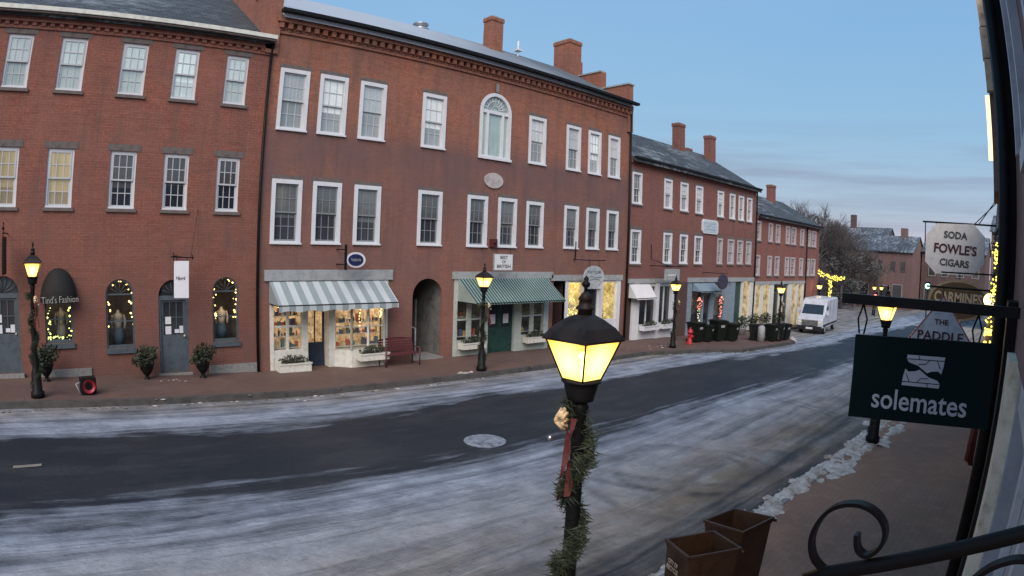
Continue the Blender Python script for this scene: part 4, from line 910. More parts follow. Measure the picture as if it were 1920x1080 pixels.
# hanging window bulbs
bulbs(arcpts(6.0,6.82,1.2,1.88,17.2,5,'T',False)+arcpts(8.45,9.5,1.5,1.86,16.85,12,'TR',False)+[(8.75,16.85,1.75-.1*i) for i in range(6)],.022,M['bulb'],'string_lights','warm hanging lights inside the cream shopfront','string lights')
random.seed(5)
bulbs(arcpts(-.62,-.02,1.25,2.1,17.10,16,'LRB',False),.022,emit('lime_bulb',(.85,.9,.25),3.),'string_lights','yellow-green lights framing the window under the black dome awning',jit=.05,drop=.15,group='string lights in the shop windows')
bulbs(arcpts(1.08,1.73,1.5,2.7,17.12,9,'TLR'),.024,M['bulb'],'string_lights','warm string lights round the arched window left of the grey door',jit=.055,drop=.25,group='string lights in the shop windows')
bulbs(arcpts(4.16,4.79,1.6,2.7,17.12,9,'TLR'),.026,M['bulb'],'string_lights','warm string lights round the rightmost arched window',jit=.055,drop=.2,group='string lights in the shop windows')
bulbs([(18.25+random.random()*.8,17.2,.95+random.random()**2*.9) for _ in range(60)],.02,M['bulb'],'string_lights','scattered warm lights in the left yellow shop window',group='string lights in the shop windows')
# small lit trees in the yellow windows
for x,lab in((18.65,'small decorated fir in the left yellow shop window'),(21.0,'small decorated fir in the right yellow shop window')):
    t=thing('decorated_fir',(x,17.62,.4),lab,'small tree','little decorated firs in the yellow shop windows')
    MB().lathe((0,0,0),[(.1,0),(.12,.16),(.02,.17),(.02,.25)],8).build('pot',M['red'],t)
    m=MB()
    for k in range(520):
        u=random.random(); a=random.random()*2*PI; r=.32*(1-u)*random.random()**.4; m.leaf((r*math.cos(a),r*math.sin(a),.25+u*1.0),.05)
    m.build('foliage',M['bush'],t)
# ================================================================== SIGNS ON THE FAR SIDE
def board(mb,x0,x1,y,z0,z1,th=.05): return mb.box(x0,x1,y,y+th,z0,z1)
# narrow vertical white sign
t=thing('hanging_sign',(3.0,16.1,3.36),'narrow tall white sign hanging over the slate grey arched door','sign')
MB().box(-.20,.20,-.03,.03,-1.05,-.1).build('board',M['white'],t,rot=-.25)
m=MB(); text_mb(m,'Njord',.24,(-.02,-.034,-.55),(1,0,0),(0,0,1),(0,-1,0),height=.11); m.build('lettering',M['black'],t,rot=-.25)
m=MB(); m.tube([(-.25,0,0),(.35,0,-.02)],.015,6); m.tube([(-.22,0,-.09),(-.22,0,.11)],.014,6); m.tube([(-.30,0,0),(-.14,0,.03)],.02,6); m.tube([(.30,0,-.07),(.30,0,.06)],.014,6); m.tube([(0,0,0),(0,.89,0)],.018,6); m.tube([(.26,0,0),(.60,.88,1.28)],.006,5)
for q in(-.15,.15): m.tube([(q,0,0),(q,0,-.1)],.008,5)
m.build('bracket',M['black'],t)
# edge-on sign at the left frame edge
t=thing('hanging_sign',(-1.76,16.3,4.1),'dark sign seen edge-on with iron finial above the grey arched door beside the dome awning','sign')
MB().box(-.025,.025,-.35,.35,-1.15,-.25).build('board',M['black'],t)
m=MB(); m.tube([(0,-.4,-.16),(0,.70,-.16)],.018,6); m.tube([(0,-.34,-.3),(0,-.34,.05)],.014,6); m.ball((0,-.34,-.05),.04,8); m.ball((0,-.34,.07),.022,6); m.build('bracket',M['black'],t)
# oval navy sign
def disc(rx,rz,th,cx=0,cz=0,n=28,y=0): return [(cx+rx*math.cos(2*PI*i/n),y,cz+rz*math.sin(2*PI*i/n)) for i in range(n)]
t=thing('hanging_sign',(8.05,16.35,3.45),'small oval navy sign with white rim on a black post above the broad striped awning','sign')
MB().prism(disc(.32,.23,.05,.27,-.15,y=-.03),(0,.06,0)).build('rim',M['white'],t)
MB().prism(disc(.255,.175,.05,.25,-.15,y=-.045),(0,.012,0)).build('board',paint('navy_sign',(.012,.02,.08),.4),t)
m=MB(); text_mb(m,'Valerie',.34,(.25,-.047,-.14),(1,0,0),(0,0,1),(0,-1,0),height=.10); m.build('lettering',M['graytrim'],t)
m=MB(); m.box(-.1,-.04,-.03,.03,-.45,.3); m.tube([(-.07,0,.15),(-.07,.64,.15)],.02,6); m.tube([(-.07,0,-.3),(-.07,.64,-.3)],.02,6); m.build('bracket',M['black'],t)
# square white sign
t=thing('hanging_sign',(13.85,16.1,3.8),'square white sign lettered BEST OF BRITISH above the green striped awning','sign')
MB().box(-.40,.45,-.03,.03,-.80,-.22).build('board',M['graytrim'],t); MB().box(-.38,.43,-.042,-.032,-.77,-.24).build('face',M['white'],t)
m=MB()
for s,w,z,h in(('BEST',.34,-.34,.115),('OF',.16,-.49,.1),('BRITISH',.62,-.65,.12)): text_mb(m,s,w,(.03,-.044,z),(1,0,0),(0,0,1),(0,-1,0),height=h)
m.build('lettering',M['black'],t)
m=MB(); m.tube([(-.45,0,-.03),(.5,0,-.03)],.018,6); m.tube([(-.3,0,-.03),(-.3,.88,-.03)],.016,6); 
for q in(-.3,.35): m.tube([(q,0,-.03),(q,0,-.22)],.008,5)
m.build('bracket',M['black'],t)
t=thing('alarm_box',(14.1,16.9,3.97),'small dark red box on the wall between two windows above the square white sign','box'); MB().box(-.13,.13,-.05,.095,-.15,.13).build('case',paint('dark_red_metal',(.09,.02,.02),.5),t); MB().lathe((0,0,0),[(.07,0),(.06,.03),(.01,.035)],12).build('bell',M['black'],t,loc=(0,-.055,-.03))
bpy.data.objects[-1] if False else None
# round silver sign
t=thing('hanging_sign',(18.9,16.3,3.45),'round pale silver sign hanging between the two yellow shop windows','sign')
MB().prism(disc(.62,.46,.05,.05,-.70,y=-.03),(0,.06,0)).build('board',paint('silver_sign',(.42,.47,.50),.35,.2),t)
m=MB(); text_mb(m,'PORT PLUMS',.85,(.05,-.034,-.5),(1,0,0),(0,0,1),(0,-1,0),height=.12)
m.tube([(-.4,-.035,-.72),(-.1,-.035,-.66),(.1,-.035,-.74),(.5,-.035,-.70)],.012,4); m.tube([(-.3,-.035,-.85),(0,-.035,-.78),(.4,-.035,-.82)],.012,4); m.build('lettering',M['graytrim'] if False else paint('slate_lettering',(.12,.15,.17),.5),t)
m=MB(); m.tube([(-.45,.6,.72),(-.45,.6,0)],.022,6); m.tube([(-.47,0,-.02),(.75,0,-.02)],.022,6); m.tube([(-.45,0,-.02),(-.45,.7,-.02)],.02,6)
for q in(-.25,.35): m.tube([(q,0,-.02),(q,0,-.32)],.01,5)
m.build('bracket',M['black'],t)
# white panel on C
t=thing('wall_sign',(29.4,16.95,5.43),'white framed panel sign with clipped corners on the upper brick wall','sign')
w,h,c=.88,.38,.14; P=[(-w,-h+c),(-w+c,-h),(w-c,-h),(w,-h+c),(w,h-c),(w-c,h),(-w+c,h),(-w,h-c)]
MB().prism([(x,-.03,z) for x,z in P],(0,.075,0)).build('frame',M['white'],t); MB().prism([(x*.86,-.042,z*.8) for x,z in P],(0,.01,0)).build('panel',paint('pale_blue_panel',(.42,.52,.56),.5),t)
m=MB(); [m.box(-.5,.5,-.046,-.0435,z,z+.03) for z in(-.16,0,.14)]; m.build('lettering',M['graytrim'],t)
# gray hanging sign
t=thing('hanging_sign',(24.6,16.2,3.25),'grey rectangular sign hanging from an iron bracket above the white shopfront','sign')
MB().box(-.62,.62,-.03,.03,-.66,-.12).build('board',M['graytrim'],t); m=MB(); m.box(-.4,.4,-.036,-.032,-.44,-.38); m.build('lettering',M['white'],t)
m=MB(); m.tube([(-.8,0,0),(.85,0,0)],.025,6); m.tube([(-.75,0,0),(-.75,.78,.0)],.02,6); m.tube([(-.75,.75,1.0),(-.75,.72,.3),(-.3,0,.02)],.018,6)
for q in(-.5,.5): m.tube([(q,0,0),(q,0,-.12)],.01,5)
m.build('bracket',M['black'],t)
t=thing('hanging_sign',(29.2,15.9,2.95),'dark oval sign over the blue-grey shopfront','sign')
MB().prism(disc(.55,.40,.05,0,-.45,y=-.03),(0,.06,0)).build('board',paint('dark_violet_sign',(.04,.04,.07),.5),t); m=MB(); m.tube([(-.5,0,0),(.5,0,0)],.02,6); m.tube([(-.4,0,0),(-.4,1.05,0)],.02,6); m.tube([(0,0,0),(0,0,-.1)],.01,5); m.build('bracket',M['black'],t)
# wreath swags on blue shop
random.seed(9)
for x,lab in((28.3,'red-lit wreath with trailing lights at the left of the blue-grey shopfront'),(30.75,'red-lit wreath with trailing lights at the right of the blue-grey shopfront')):
    t=thing('wreath',(x,16.86,1.3),lab,'wreath','red-lit wreaths on the blue-grey shopfront')
    m=MB(); 
    for k in range(260): a=random.random()*2*PI; m.leaf((.30*math.cos(a)+random.gauss(0,.05),random.gauss(0,.04),.34*math.sin(a)+random.gauss(0,.05)),.06)
    for k in range(160): m.leaf((random.gauss(0,.08),random.gauss(0,.04),-.3-random.random()*.9),.06)
    m.build('greenery',GREEN,t)
    m=MB()
    for k in range(26): a=random.random()*2*PI; m.lathe((.27*math.cos(a)*random.random(),-.08,.3*math.sin(a)),[(1e-4,-.03),(.03,0),(1e-4,.03)],5,False)
    m.build('red_lights',M['bulbR'],t)
    m=MB()
    for k in range(22): m.lathe((random.gauss(0,.08),-.08,-.3-random.random()*.9),[(1e-4,-.025),(.025,0),(1e-4,.025)],5,False)
    m.build('white_lights',M['bulbW'] if x<29 else M['bulbR'],t)
# ================================================================== HYDRANT, BINS
z=G(24.2)
t=thing('fire_hydrant',(24.2,14.75,z),'red fire hydrant on the far pavement','fire hydrant'); HR=paint('hydrant_red',(.42,.02,.03),.4)
MB().lathe((0,0,0),[(.16,0),(.16,.06),(.11,.07),(.10,.52),(.14,.54),(.14,.58),(.12,.62),(.08,.70),(.03,.73),(.03,.78)],14).build('barrel',HR,t)
m=MB(); m.tube([(-.17,0,.42),(.17,0,.42)],.05,8); m.tube([(0,-.17,.38),(0,0,.38)],.06,8); m.build('nozzle',HR,t)
def wheelie(mat):
    t=thing('wheelie_bin',(0,0,0),'','bin')
    m=MB(); b=.24; tp=.30; h=.98
    P0=[(-b,-b,.06),(b,-b,.06),(b,b,.06),(-b,b,.06)]; P1=[(-tp,-tp*1.1,h),(tp,-tp*1.1,h),(tp,tp*1.1,h),(-tp,tp*1.1,h)]
    m.add(P0+P1,[(3,2,1,0),(0,1,5,4),(1,2,6,5),(2,3,7,6),(3,0,4,7),(4,5,6,7)]); m.build('body',mat,t)
    m=MB(); m.prism([(-.33,-.36,.985),(.33,-.36,.985),(.33,.38,1.0),(-.33,.38,1.0)],(0,0,.05)); m.prism([(-.28,-.3,1.036),(.28,-.3,1.036),(.28,.3,1.05),(-.28,.3,1.05)],(0,0,.03)); m.build('lid',mat,t)
    m=MB(); m.tube([(-.25,.42,.95),(.25,.42,.95)],.018,6); m.build('handle',mat,t)
    for s in(-1,1): m=MB(); m.tube([(s*.25,.24,.09),(s*.31,.24,.09)],.09,12,smooth=False); m.build('wheel',M['black'],t)
    m=MB(); m.quad((-.12,-.315,.72),(.12,-.315,.72),(.12,-.325,.84),(-.12,-.325,.84)); m.build('badge',M['graytrim'],t)
    return t
dk=paint('dark_green_plastic',(.008,.011,.009),.6,spec=.2)
w0=wheelie(dk)
BL=[(25.3,15.1,'leftmost dark wheelie bin beside the red hydrant'),(26.05,14.9,'second dark wheelie bin from the red hydrant'),(26.9,14.75,'third dark wheelie bin from the red hydrant'),(27.75,14.4,'fourth dark wheelie bin from the hydrant, at the kerb bulge'),
    (29.5,13.9,'dark wheelie bin alone beside the pale stone bollard'),(30.1,13.2,'left dark bin of the three next to the lamp post near the van'),(30.9,13.15,'middle dark bin of the three next to the lamp post near the van'),(31.65,13.1,'right dark bin of the three next to the lamp post near the van')]
for i,(x,y,lab) in enumerate(BL):
    o=w0 if i==0 else copy_tree(w0); o.location=(x,y,G(x)+.004); o.rotation_euler=(0,0,[-.1,.2,-.3,.1,.4,0,.15,-.1][i]); o['label']=lab; o['group']='dark wheelie bins on the far pavement'
    k_=[1.05,.98,1.1,1.0,1.02,.96,1.08,1.][i]; o.scale=(k_,k_*.97,k_*[.85,.78,.9,.84,.78,.88,.8,.84][i])
t=thing('bollard',(29.1,13.35,G(29.1)),'pale stone bollard between two groups of dark bins','bollard'); MB().lathe((0,0,0),[(.2,0),(.19,.75),(.14,.82),(.03,.86)],12).build('post',M['graytrim'],t)
random.seed(31)
for x,y,s,lab in((31.2,15.6,.5,'low shrub in a pot behind the dark bins'),(34.0,16.2,.45,'low shrub under the cream lit shop window'),(36.5,16.5,.5,'low shrub before the cream shopfront left of the van'),(38.9,16.5,.5,'low shrub beside the van')):
    t=thing('potted_shrub',(x,y,G(x)),lab,'shrub','potted shrubs before the lit shopfronts'); MB().lathe((0,0,0),[(.2,0),(.28,.4),(.3,.42),(.25,.43)],12).build('pot',M['graytrim'],t); m=MB(); m.leaves((0,0,.75),s,.4,.35,260,.09); m.build('greenery',M['bush'],t)
# ================================================================== BROWN BINS (near)
brn=paint('brown_plastic',(.05,.026,.015),.45,var=.25,spec=.25)
def openbin(pts,label,emb,fl):
    # pts: rim corners in plan (x,y), counter-clockwise; body tapers to the ground
    c=Vector((sum(p[0] for p in pts)/4,sum(p[1] for p in pts)/4,0)); g=G(c.x); h=.98
    t=thing('open_bin',(c.x,c.y,g+.004),label,'bin','open brown wheeled bins by the near kerb')
    L=[Vector((p[0],p[1],0))-c for p in pts]
    def ring(s,z,off=0): return [(v.x*s,v.y*s,z) for v in L]
    m=MB(); R_=[ring(.88,.05),ring(.97,.90),ring(1.0,.905),ring(1.0,h-.03),ring(1.06,h-.03),ring(1.06,h),ring(.95,h),ring(.93,h-.05),ring(.76,.08)]
    vs=[v for r in R_ for v in r]; fs=[(3,2,1,0)]
    for i in range(len(R_)-1): fs+=[(4*i+k,4*i+(k+1)%4,4*i+4+(k+1)%4,4*i+4+k) for k in range(4)]
    fs.append(tuple(4*(len(R_)-1)+k for k in range(4)))
    m.add(vs,fs); o=m.build('body',brn,t)
    md=o.modifiers.new('bevel','BEVEL'); md.width=.02; md.segments=2; md.limit_method='ANGLE'
    # pressed emblem: rows of short pale strokes
    a,b=L[emb],L[(emb+1)%4]; u=(b-a).normalized(); nn=Vector((u.y,-u.x,0)); mid=(a+b)/2
    if nn.dot(mid)<0: nn=-nn
    e=MB(); E=(b-a).length
    text_mb(e,'CITY OF',E*.42,mid*.985+nn*.02+Vector((0,0,.815)),u,(0,0,1),nn,height=.05,thick=.014,bold=.03); text_mb(e,'RECYCLE',E*.5,mid*.975+nn*.02+Vector((0,0,.745)),u,(0,0,1),nn,height=.055,thick=.014,bold=.03)
    e.build('emblem',paint('worn_cream_print',(.5,.42,.32),.6),t)
    for q in(0,1):
        v=(L[(fl)%4]*.72 if q==0 else L[(fl+1)%4]*.72); w=MB(); d=(L[(fl+1)%4]-L[fl]).normalized(); w.tube([v+d*(-.03)+Vector((0,0,.10)),v+d*.03+Vector((0,0,.10))],.1,12,smooth=False); w.build('wheel',M['black'],t)
    hm=MB(); A_=L[fl]*1.13; B_=L[(fl+1)%4]*1.13; hm.tube([A_+Vector((0,0,h-.05)),B_+Vector((0,0,h-.05))],.016,6); hm.build('handle',brn,t)
openbin([(4.66,2.87),(4.49,2.50),(4.98,2.22),(5.14,2.62)],'open brown wheeled bin closest to the large near lamp post',0,2)
openbin([(5.37,2.86),(5.38,2.40),(5.93,2.31),(5.86,2.77)],'open brown wheeled bin behind, closer to the snow-edged kerb',0,2)
# ================================================================== SNOW LUMPS
def lumps(name,pts,label,mat,sq=.55):
    m=MB()
    for (x,y,r) in pts:
        z=G(x)+(0 if not(3.42<y<14.2) else RZ); n=8; k=4; ph=[random.uniform(.6,1.25) for _ in range(n*k+n)]
        vs=[];
        for i in range(k+1):
            for j in range(n):
                a=2*PI*j/n; t_=PI/2*i/k; q=r*ph[(i*n+j)%len(ph)]; vs.append((x+q*math.cos(a)*math.cos(t_)*1.4,y+q*math.sin(a)*math.cos(t_),z-.01+q*math.sin(t_)*sq))
        m.add(vs,[(i*n+j,i*n+(j+1)%n,(i+1)*n+(j+1)%n,(i+1)*n+j) for i in range(k) for j in range(n)],True)
    o=m.build(name,mat); o['kind']='stuff'; o['label']=label; o['category']='snow'; return o
def snowm(name,a,b):
    n=N(name); p=n.pos(); f=n.noise(p,5,6,.7); n.bsdf(n.mix(n.ramp(f,[(.35,0.),(.65,1.)]),a,b),.65,0,.3,bump=n.noise(p,16,5),bs=.6,bd=.03); return n.m
random.seed(3)
SN=snowm('crusty_snow',(.30,.245,.19),(.66,.62,.57)); DB=snowm('dirty_slush',(.06,.05,.045),(.17,.15,.13))
P=[]
for i in range(330):
    x=random.uniform(7.6,16.5); y=3.42+random.gauss(-.02,.16)+(.12 if x<10 else 0); P.append((x,y,random.uniform(.02,.085)*(1.15 if 10<x<15 else .8)))
for i in range(26): P.append((random.uniform(12.9,15.6),random.uniform(2.6,3.2),random.uniform(.03,.10)))
for i in range(60): P.append((random.uniform(3.2,7.4),3.42+random.gauss(.05,.14),random.uniform(.02,.055)))
from mathutils import noise as mn
def bank(m,x0,x1,yc,hw,hmax,thr,step=.045,zoff=0.):
    nx=int((x1-x0)/step); ny=int(2*hw/step); idx={}
    def hh(x,y):
        e=1-abs(y-yc(x))/hw; e=max(0,e); v=mn.noise(Vector((x*1.3,y*2.2,3)))*.5+mn.noise(Vector((x*4.1,y*4.5,7)))*.35+mn.noise(Vector((x*11,y*11,1)))*.25
        return (v+e*1.25-thr)*hmax
    vs=[];fs=[]
    for i in range(nx+1):
        for j in range(ny+1):
            x=x0+i*step+random.uniform(-.01,.01); y=yc(x)-hw+j*step+random.uniform(-.01,.01); base=G(x)+(RZ if y>3.42 else .012)
            vs.append((x,y,max(base-.02,base+hh(x,y)+(0.06 if y>3.42 and y<3.6 else 0)) if hh(x,y)>-.02 else base-.03))
    for i in range(nx):
        for j in range(ny):
            q=(i*(ny+1)+j,i*(ny+1)+j+1,(i+1)*(ny+1)+j+1,(i+1)*(ny+1)+j)
            if any(vs[k][2]>G(vs[k][0])+(RZ if vs[k][1]>3.42 else .012)-.01 for k in q): fs.append(q)
    m.add(vs,fs,True)
mbk=MB(); bank(mbk,6.6,16.,lambda x:3.44-.06*math.sin(x*1.1),.58,.13,.86); bank(mbk,10.4,13.4,lambda x:3.05,.42,.10,.98); bank(mbk,13.2,17.0,lambda x:2.85,.45,.09,1.02)
bank(mbk,2.5,6.6,lambda x:3.5,.4,.07,.98)
o=mbk.build('snow_bank',SN); o['kind']='stuff'; o['label']='crusty broken snow bank heaped along the near kerb'; o['category']='snow'
P=P[::3]
lumps('kerb_snow',P,'loose crumbs of snow beside the near kerb',SN)
P=[(random.uniform(-3,30),0,0) for i in range(420)]; P=[(x,farcurb(x)-abs(random.gauss(.05,.16)),random.uniform(.01,.05)) for x,_,_ in P]+[(random.uniform(-2,24),random.uniform(14.5,16.9),random.uniform(.006,.02)) for i in range(120)]+[(random.uniform(2,13),3.6+abs(random.gauss(0,.9)),random.uniform(.006,.022)) for i in range(260)]
lumps('kerb_debris',P,'dark crumbs of slush along the far kerb',DB)
P=[(x,farcurb(x)-abs(random.gauss(.0,.14)),random.uniform(.02,.06)) for x in [random.uniform(-3,33) for i in range(70)]]
P+=[(11.2+random.gauss(0,.25),14.5+random.gauss(0,.08),random.uniform(.03,.08)) for i in range(14)]
P+=[(26.3+random.gauss(0,.7),12.7+random.gauss(0,.15),random.uniform(.05,.16)) for i in range(26)]
P+=[(33.3+random.gauss(0,.8),13.6+random.gauss(0,.35),random.uniform(.06,.2)) for i in range(26)]
P+=[(2.9+random.gauss(0,.3),16.2+random.gauss(0,.12),random.uniform(.02,.05)) for i in range(12)]
P+=[(random.uniform(18,23),random.uniform(14.6,15.6),random.uniform(.02,.06)) for i in range(26)]
lumps('pavement_snow',P,'scattered snow lumps on the far pavement',SN,.4)
# ================================================================== VAN
def van(x,y,rot):
    t=thing('parked_van',(x,y,G(x)+RZ),'white high-roof delivery van parked at the far kerb facing the camera','van',rot=rot)
    WP_=paint('white_van_paint',(.50,.53,.58),.3,var=.12,dirt=(.36,.36,.37),scale=1.6); D=paint('black_plastic',(.015,.015,.016),.5); GLS=paint('van_glass',(.02,.03,.035),.08,spec=.8)
    # nose towards local -x, half width .98
    t.scale=(.9,.9,.9)
    prof=[(0,.45),(-.02,.62),(.0,1.02),(.10,1.16),(.62,1.34),(1.22,2.12),(1.42,2.38),(1.75,2.50),(5.5,2.52),(5.62,2.4),(5.66,.45)]
    m=MB(); W=.98
    def ring(y,ins): return [(px+ins*.5*(1 if px<2 else -1)*(.3),y,pz-(ins if pz>2.2 else 0)*.6) for px,pz in prof]
    rings=[ring(-W,.12),ring(-W+.07,0),ring(W-.07,0),ring(W,.12)]
    n=len(prof); vs=[v for r in rings for v in r]; fs=[tuple(range(n)),tuple(range(3*n,4*n))[::-1]]
    for i in range(3): fs+=[(i*n+k,i*n+(k+1)%n,(i+1)*n+(k+1)%n,(i+1)*n+k) for k in range(n)]
    m.add(vs,fs); o=m.build('body',WP_,t); md=o.modifiers.new('bevel','BEVEL'); md.width=.03; md.segments=2; md.limit_method='ANGLE'; md.angle_limit=.5
    m=MB(); m.quad((.652,-.84,1.40),(.652,.84,1.40),(1.165,.78,2.07),(1.165,-.78,2.07)); m.build('windscreen',GLS,t)
    for s in(-1,1):
        m=MB(); y_=s*(W+.006); P=[(.86,y_,1.38),(1.85,y_,1.38),(1.85,y_,2.0),(1.30,y_,2.0)]; m.poly(P); d=m.build('door_window',GLS,t)
        m=MB(); m.box(.98,1.16,min(s*(W+.0),s*(W+.26)),max(s*W,s*(W+.26)),1.38,1.72); m.build('wing_mirror',WP_,t)
        m=MB(); m.prism([(-.03,s*.60,.80),(-.03,s*.93,.82),(.10,s*.95,1.12),(.02,s*.70,1.02)],(.06,0,0)); m.build('headlight',emit('headlamp_glow',(1.,.88,.65),.7),t)
        for wx in(1.0,4.6):
            m=MB(); m.tube([(wx,s*(W-.22),.33),(wx,s*(W+.01),.33)],.34,20,smooth=False); w=m.build('wheel',D,t); m=MB(); m.tube([(wx,s*(W-.1),.33),(wx,s*(W+.02),.33)],.2,16,smooth=False); m.build('rim',M['graytrim'],w)
        m=MB(); m.box(.3,5.6,min(s*W,s*(W+.012)),max(s*W,s*(W+.012)),.55,.70); m.build('side_trim',D,t)
    m=MB(); m.box(-.06,-.025,-.62,.62,.62,1.0); m.build('grille',D,t); m=MB(); m.box(-.10,.1,-.95,.95,.3,.58); m.build('bumper',D,t)
    m=MB(); m.box(-.125,-.102,-.26,.26,.36,.50); m.build('number_plate',M['white'],t)
    m=MB(); [m.box(-.075,-.061,-.58,.58,.66+.09*k,.69+.09*k) for k in range(4)]; m.build('grille_bar',M['graytrim'],t)
    m=MB(); m.box(2.6,2.615,-.992,-.984,.75,2.3); m.box(3.9,3.915,-.992,-.984,.75,2.3); m.box(2.0,2.02,-.992,-.984,.72,2.1); m.build('door_seam',D,t)
    return t
van(38.6,14.15,math.radians(7))
# ================================================================== DISTANT SQUARE
M['brickM']=brick('dim_brick',(.12,.08,.08),(.10,.07,.07),(.13,.10,.1),dark=(.07,.06,.065),darkamt=.5)
def farbuilding(x,y0,y1,depth,ze,zr,label,wins,z0=-2.2,chims=(),mat='brickF',hip=False,shop=True):
    t=thing('brick_building',(x,(y0+y1)/2,G(x)+RZ),label,'building','brick buildings round the distant square'); 
    m=MB(); x1=x+depth; xm=(x+x1)/2
    m.quad((x,y0,z0),(x,y1,z0),(x,y1,ze),(x,y0,ze)); m.quad((x1,y0,z0),(x1,y1,z0),(x1,y1,ze),(x1,y0,ze))
    for y in(y0,y1): m.poly([(x,y,z0),(x1,y,z0),(x1,y,ze),(xm,y,zr),(x,y,ze)])
    m.build('wall',M[mat],t,world=True)
    m=MB(); s=(zr-ze)/(xm-x); m.prism([(x-.3,y0-.2,ze-.3*s+.02),(xm,y0-.2,zr+.02),(xm,y0-.2,zr+.15),(x-.3,y0-.2,ze-.3*s+.15)],(0,y1-y0+.4,0)); m.prism([(xm+.001,y0-.2,zr+.02),(x1+.3,y0-.2,ze-.3*s+.02),(x1+.3,y0-.2,ze-.3*s+.15),(xm+.001,y0-.2,zr+.15)],(0,y1-y0+.4,0)); m.build('roof',M['slateF'],t,world=True)
    for (yy,zt) in chims: m=MB(); m.box(xm-.5,xm+.5,yy-.45,yy+.45,ze,zt); m.build('chimney',M[mat],t,world=True)
    for (yy,zz,w,h,k) in wins:
        m=MB(); m.box(x-.07,x-.004,yy-w/2-.08,yy+w/2+.08,zz-.08,zz+h+.08); f=m.build('window' if k!='door' else 'door',M['graytrim'] if k!='dark' else M['stone'],t,world=True)
        m=MB(); m.quad((x-.075,yy-w/2,zz),(x-.075,yy+w/2,zz),(x-.075,yy+w/2,zz+h),(x-.075,yy-w/2,zz+h)); m.build('pane',M['pAd'] if k!='lit' else litp,f,world=True)
    return t
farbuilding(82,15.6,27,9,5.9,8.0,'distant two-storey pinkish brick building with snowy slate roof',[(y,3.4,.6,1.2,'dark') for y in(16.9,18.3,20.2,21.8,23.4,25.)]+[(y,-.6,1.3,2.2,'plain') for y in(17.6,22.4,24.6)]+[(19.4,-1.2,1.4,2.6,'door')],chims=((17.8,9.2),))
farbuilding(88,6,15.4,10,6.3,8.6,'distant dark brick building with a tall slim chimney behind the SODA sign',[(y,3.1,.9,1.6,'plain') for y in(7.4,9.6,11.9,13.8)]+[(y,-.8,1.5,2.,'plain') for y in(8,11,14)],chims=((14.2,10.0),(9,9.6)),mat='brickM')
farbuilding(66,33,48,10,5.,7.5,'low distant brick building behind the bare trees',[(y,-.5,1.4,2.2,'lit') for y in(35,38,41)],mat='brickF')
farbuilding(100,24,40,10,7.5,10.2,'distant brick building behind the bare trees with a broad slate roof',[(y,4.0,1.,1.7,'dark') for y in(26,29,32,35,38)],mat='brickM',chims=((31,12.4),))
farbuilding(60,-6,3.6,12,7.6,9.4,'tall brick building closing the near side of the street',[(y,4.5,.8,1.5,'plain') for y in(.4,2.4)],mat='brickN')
bark=paint('grey_bark',(.13,.115,.11),.9)
def bare_tree(x,y,h,label,seed,spread=1.,levels=7):
    random.seed(seed); t=thing('bare_tree',(x,y,G(x)+RZ),label,'tree','bare winter trees round the distant square')
    tr=MB(); cr=MB()
    def br(p,d,l,r,lv):
        q=p+d*l; mid=p+d*l*.5+Vector((random.gauss(0,.04),random.gauss(0,.04),0))*l
        (tr if lv<=1 else cr).tube([p,mid,q],[r,r*.85,r*.68],5 if lv<2 else 3,cap=False)
        if lv>=levels: return
        for _ in range(3 if lv>0 else 6):
            a=random.uniform(.25,.75)*spread; ax=d.orthogonal().normalized(); ax.rotate(Matrix.Rotation(random.uniform(0,2*PI),3,d))
            nd=d.copy(); nd.rotate(Matrix.Rotation(a,3,ax)); nd.z+=.10; br(p+d*l*random.uniform(.6,1.),nd.normalized(),l*random.uniform(.64,.86),max(r*.6,.016),lv+1)
    br(Vector((0,0,0)),Vector((0,0,1)),h*.24,h*.022,0)
    tr.build('trunk',bark,t); cr.build('crown',bark,t); return t
bare_tree(69,26.8,16.4,'tallest bare winter tree rising behind the end of the brick row',4)
bare_tree(74,24.0,14.0,'bare winter tree before the distant pinkish building',14,spread=1.1)
bare_tree(78,22.5,9.5,'low bare tree half hidden behind the brick row roofs',24,spread=1.2)
random.seed(8)
t=thing('evergreen_tree',(72,22.5,G(72)+RZ),'dark dense evergreen massed behind the yellow-lit tree','tree')
tr=MB(); tr.tube([(0,0,0),(0,0,5)],[.25,.1],8); tr.build('trunk',bark,t); m=MB()
for i in range(60):
    c=(random.gauss(0,.9),random.gauss(0,1.7),random.uniform(1.,6.6)); m.leaves(c,.8,.8,.7,70,.16)
m.build('crown',leafmat('dull_evergreen',(.07,.075,.07),(.12,.12,.112)),t)
# lit tree
random.seed(6)
t=thing('lit_tree',(57,19.0,G(57)+RZ),'small tree wrapped in yellow lights in the square beyond the van','tree')
tr=MB(); B3=[((0,0,0),(0,0,3.5)),((0,0,3.5),(-.2,1.6,4.35)),((0,0,3.5),(-.1,-1.4,3.75)),((0,0,3.5),(.2,.5,3.95)),((0,0,3.5),(0,-.5,3.85))]
for a,b in B3: tr.tube([a,b],[.14,.07],7)
tr.build('trunk',bark,t); m=MB()
for a,b in B3:
    A_=Vector(a); b_=Vector(b); L=(b_-A_).length
    for k in range(int(75*L) if a[2]<1 else int(70*L)):
        p=A_.lerp(b_,random.random()); s=.07 if a[2]<1 else .10; m.lathe((p.x+random.gauss(0,s*.6),p.y+random.gauss(0,s),p.z+random.gauss(0,.08)),[(1e-4,-.045),(.045,0),(1e-4,.045)],5,False)
m.build('yellow_lights',M['bulbY'],t)
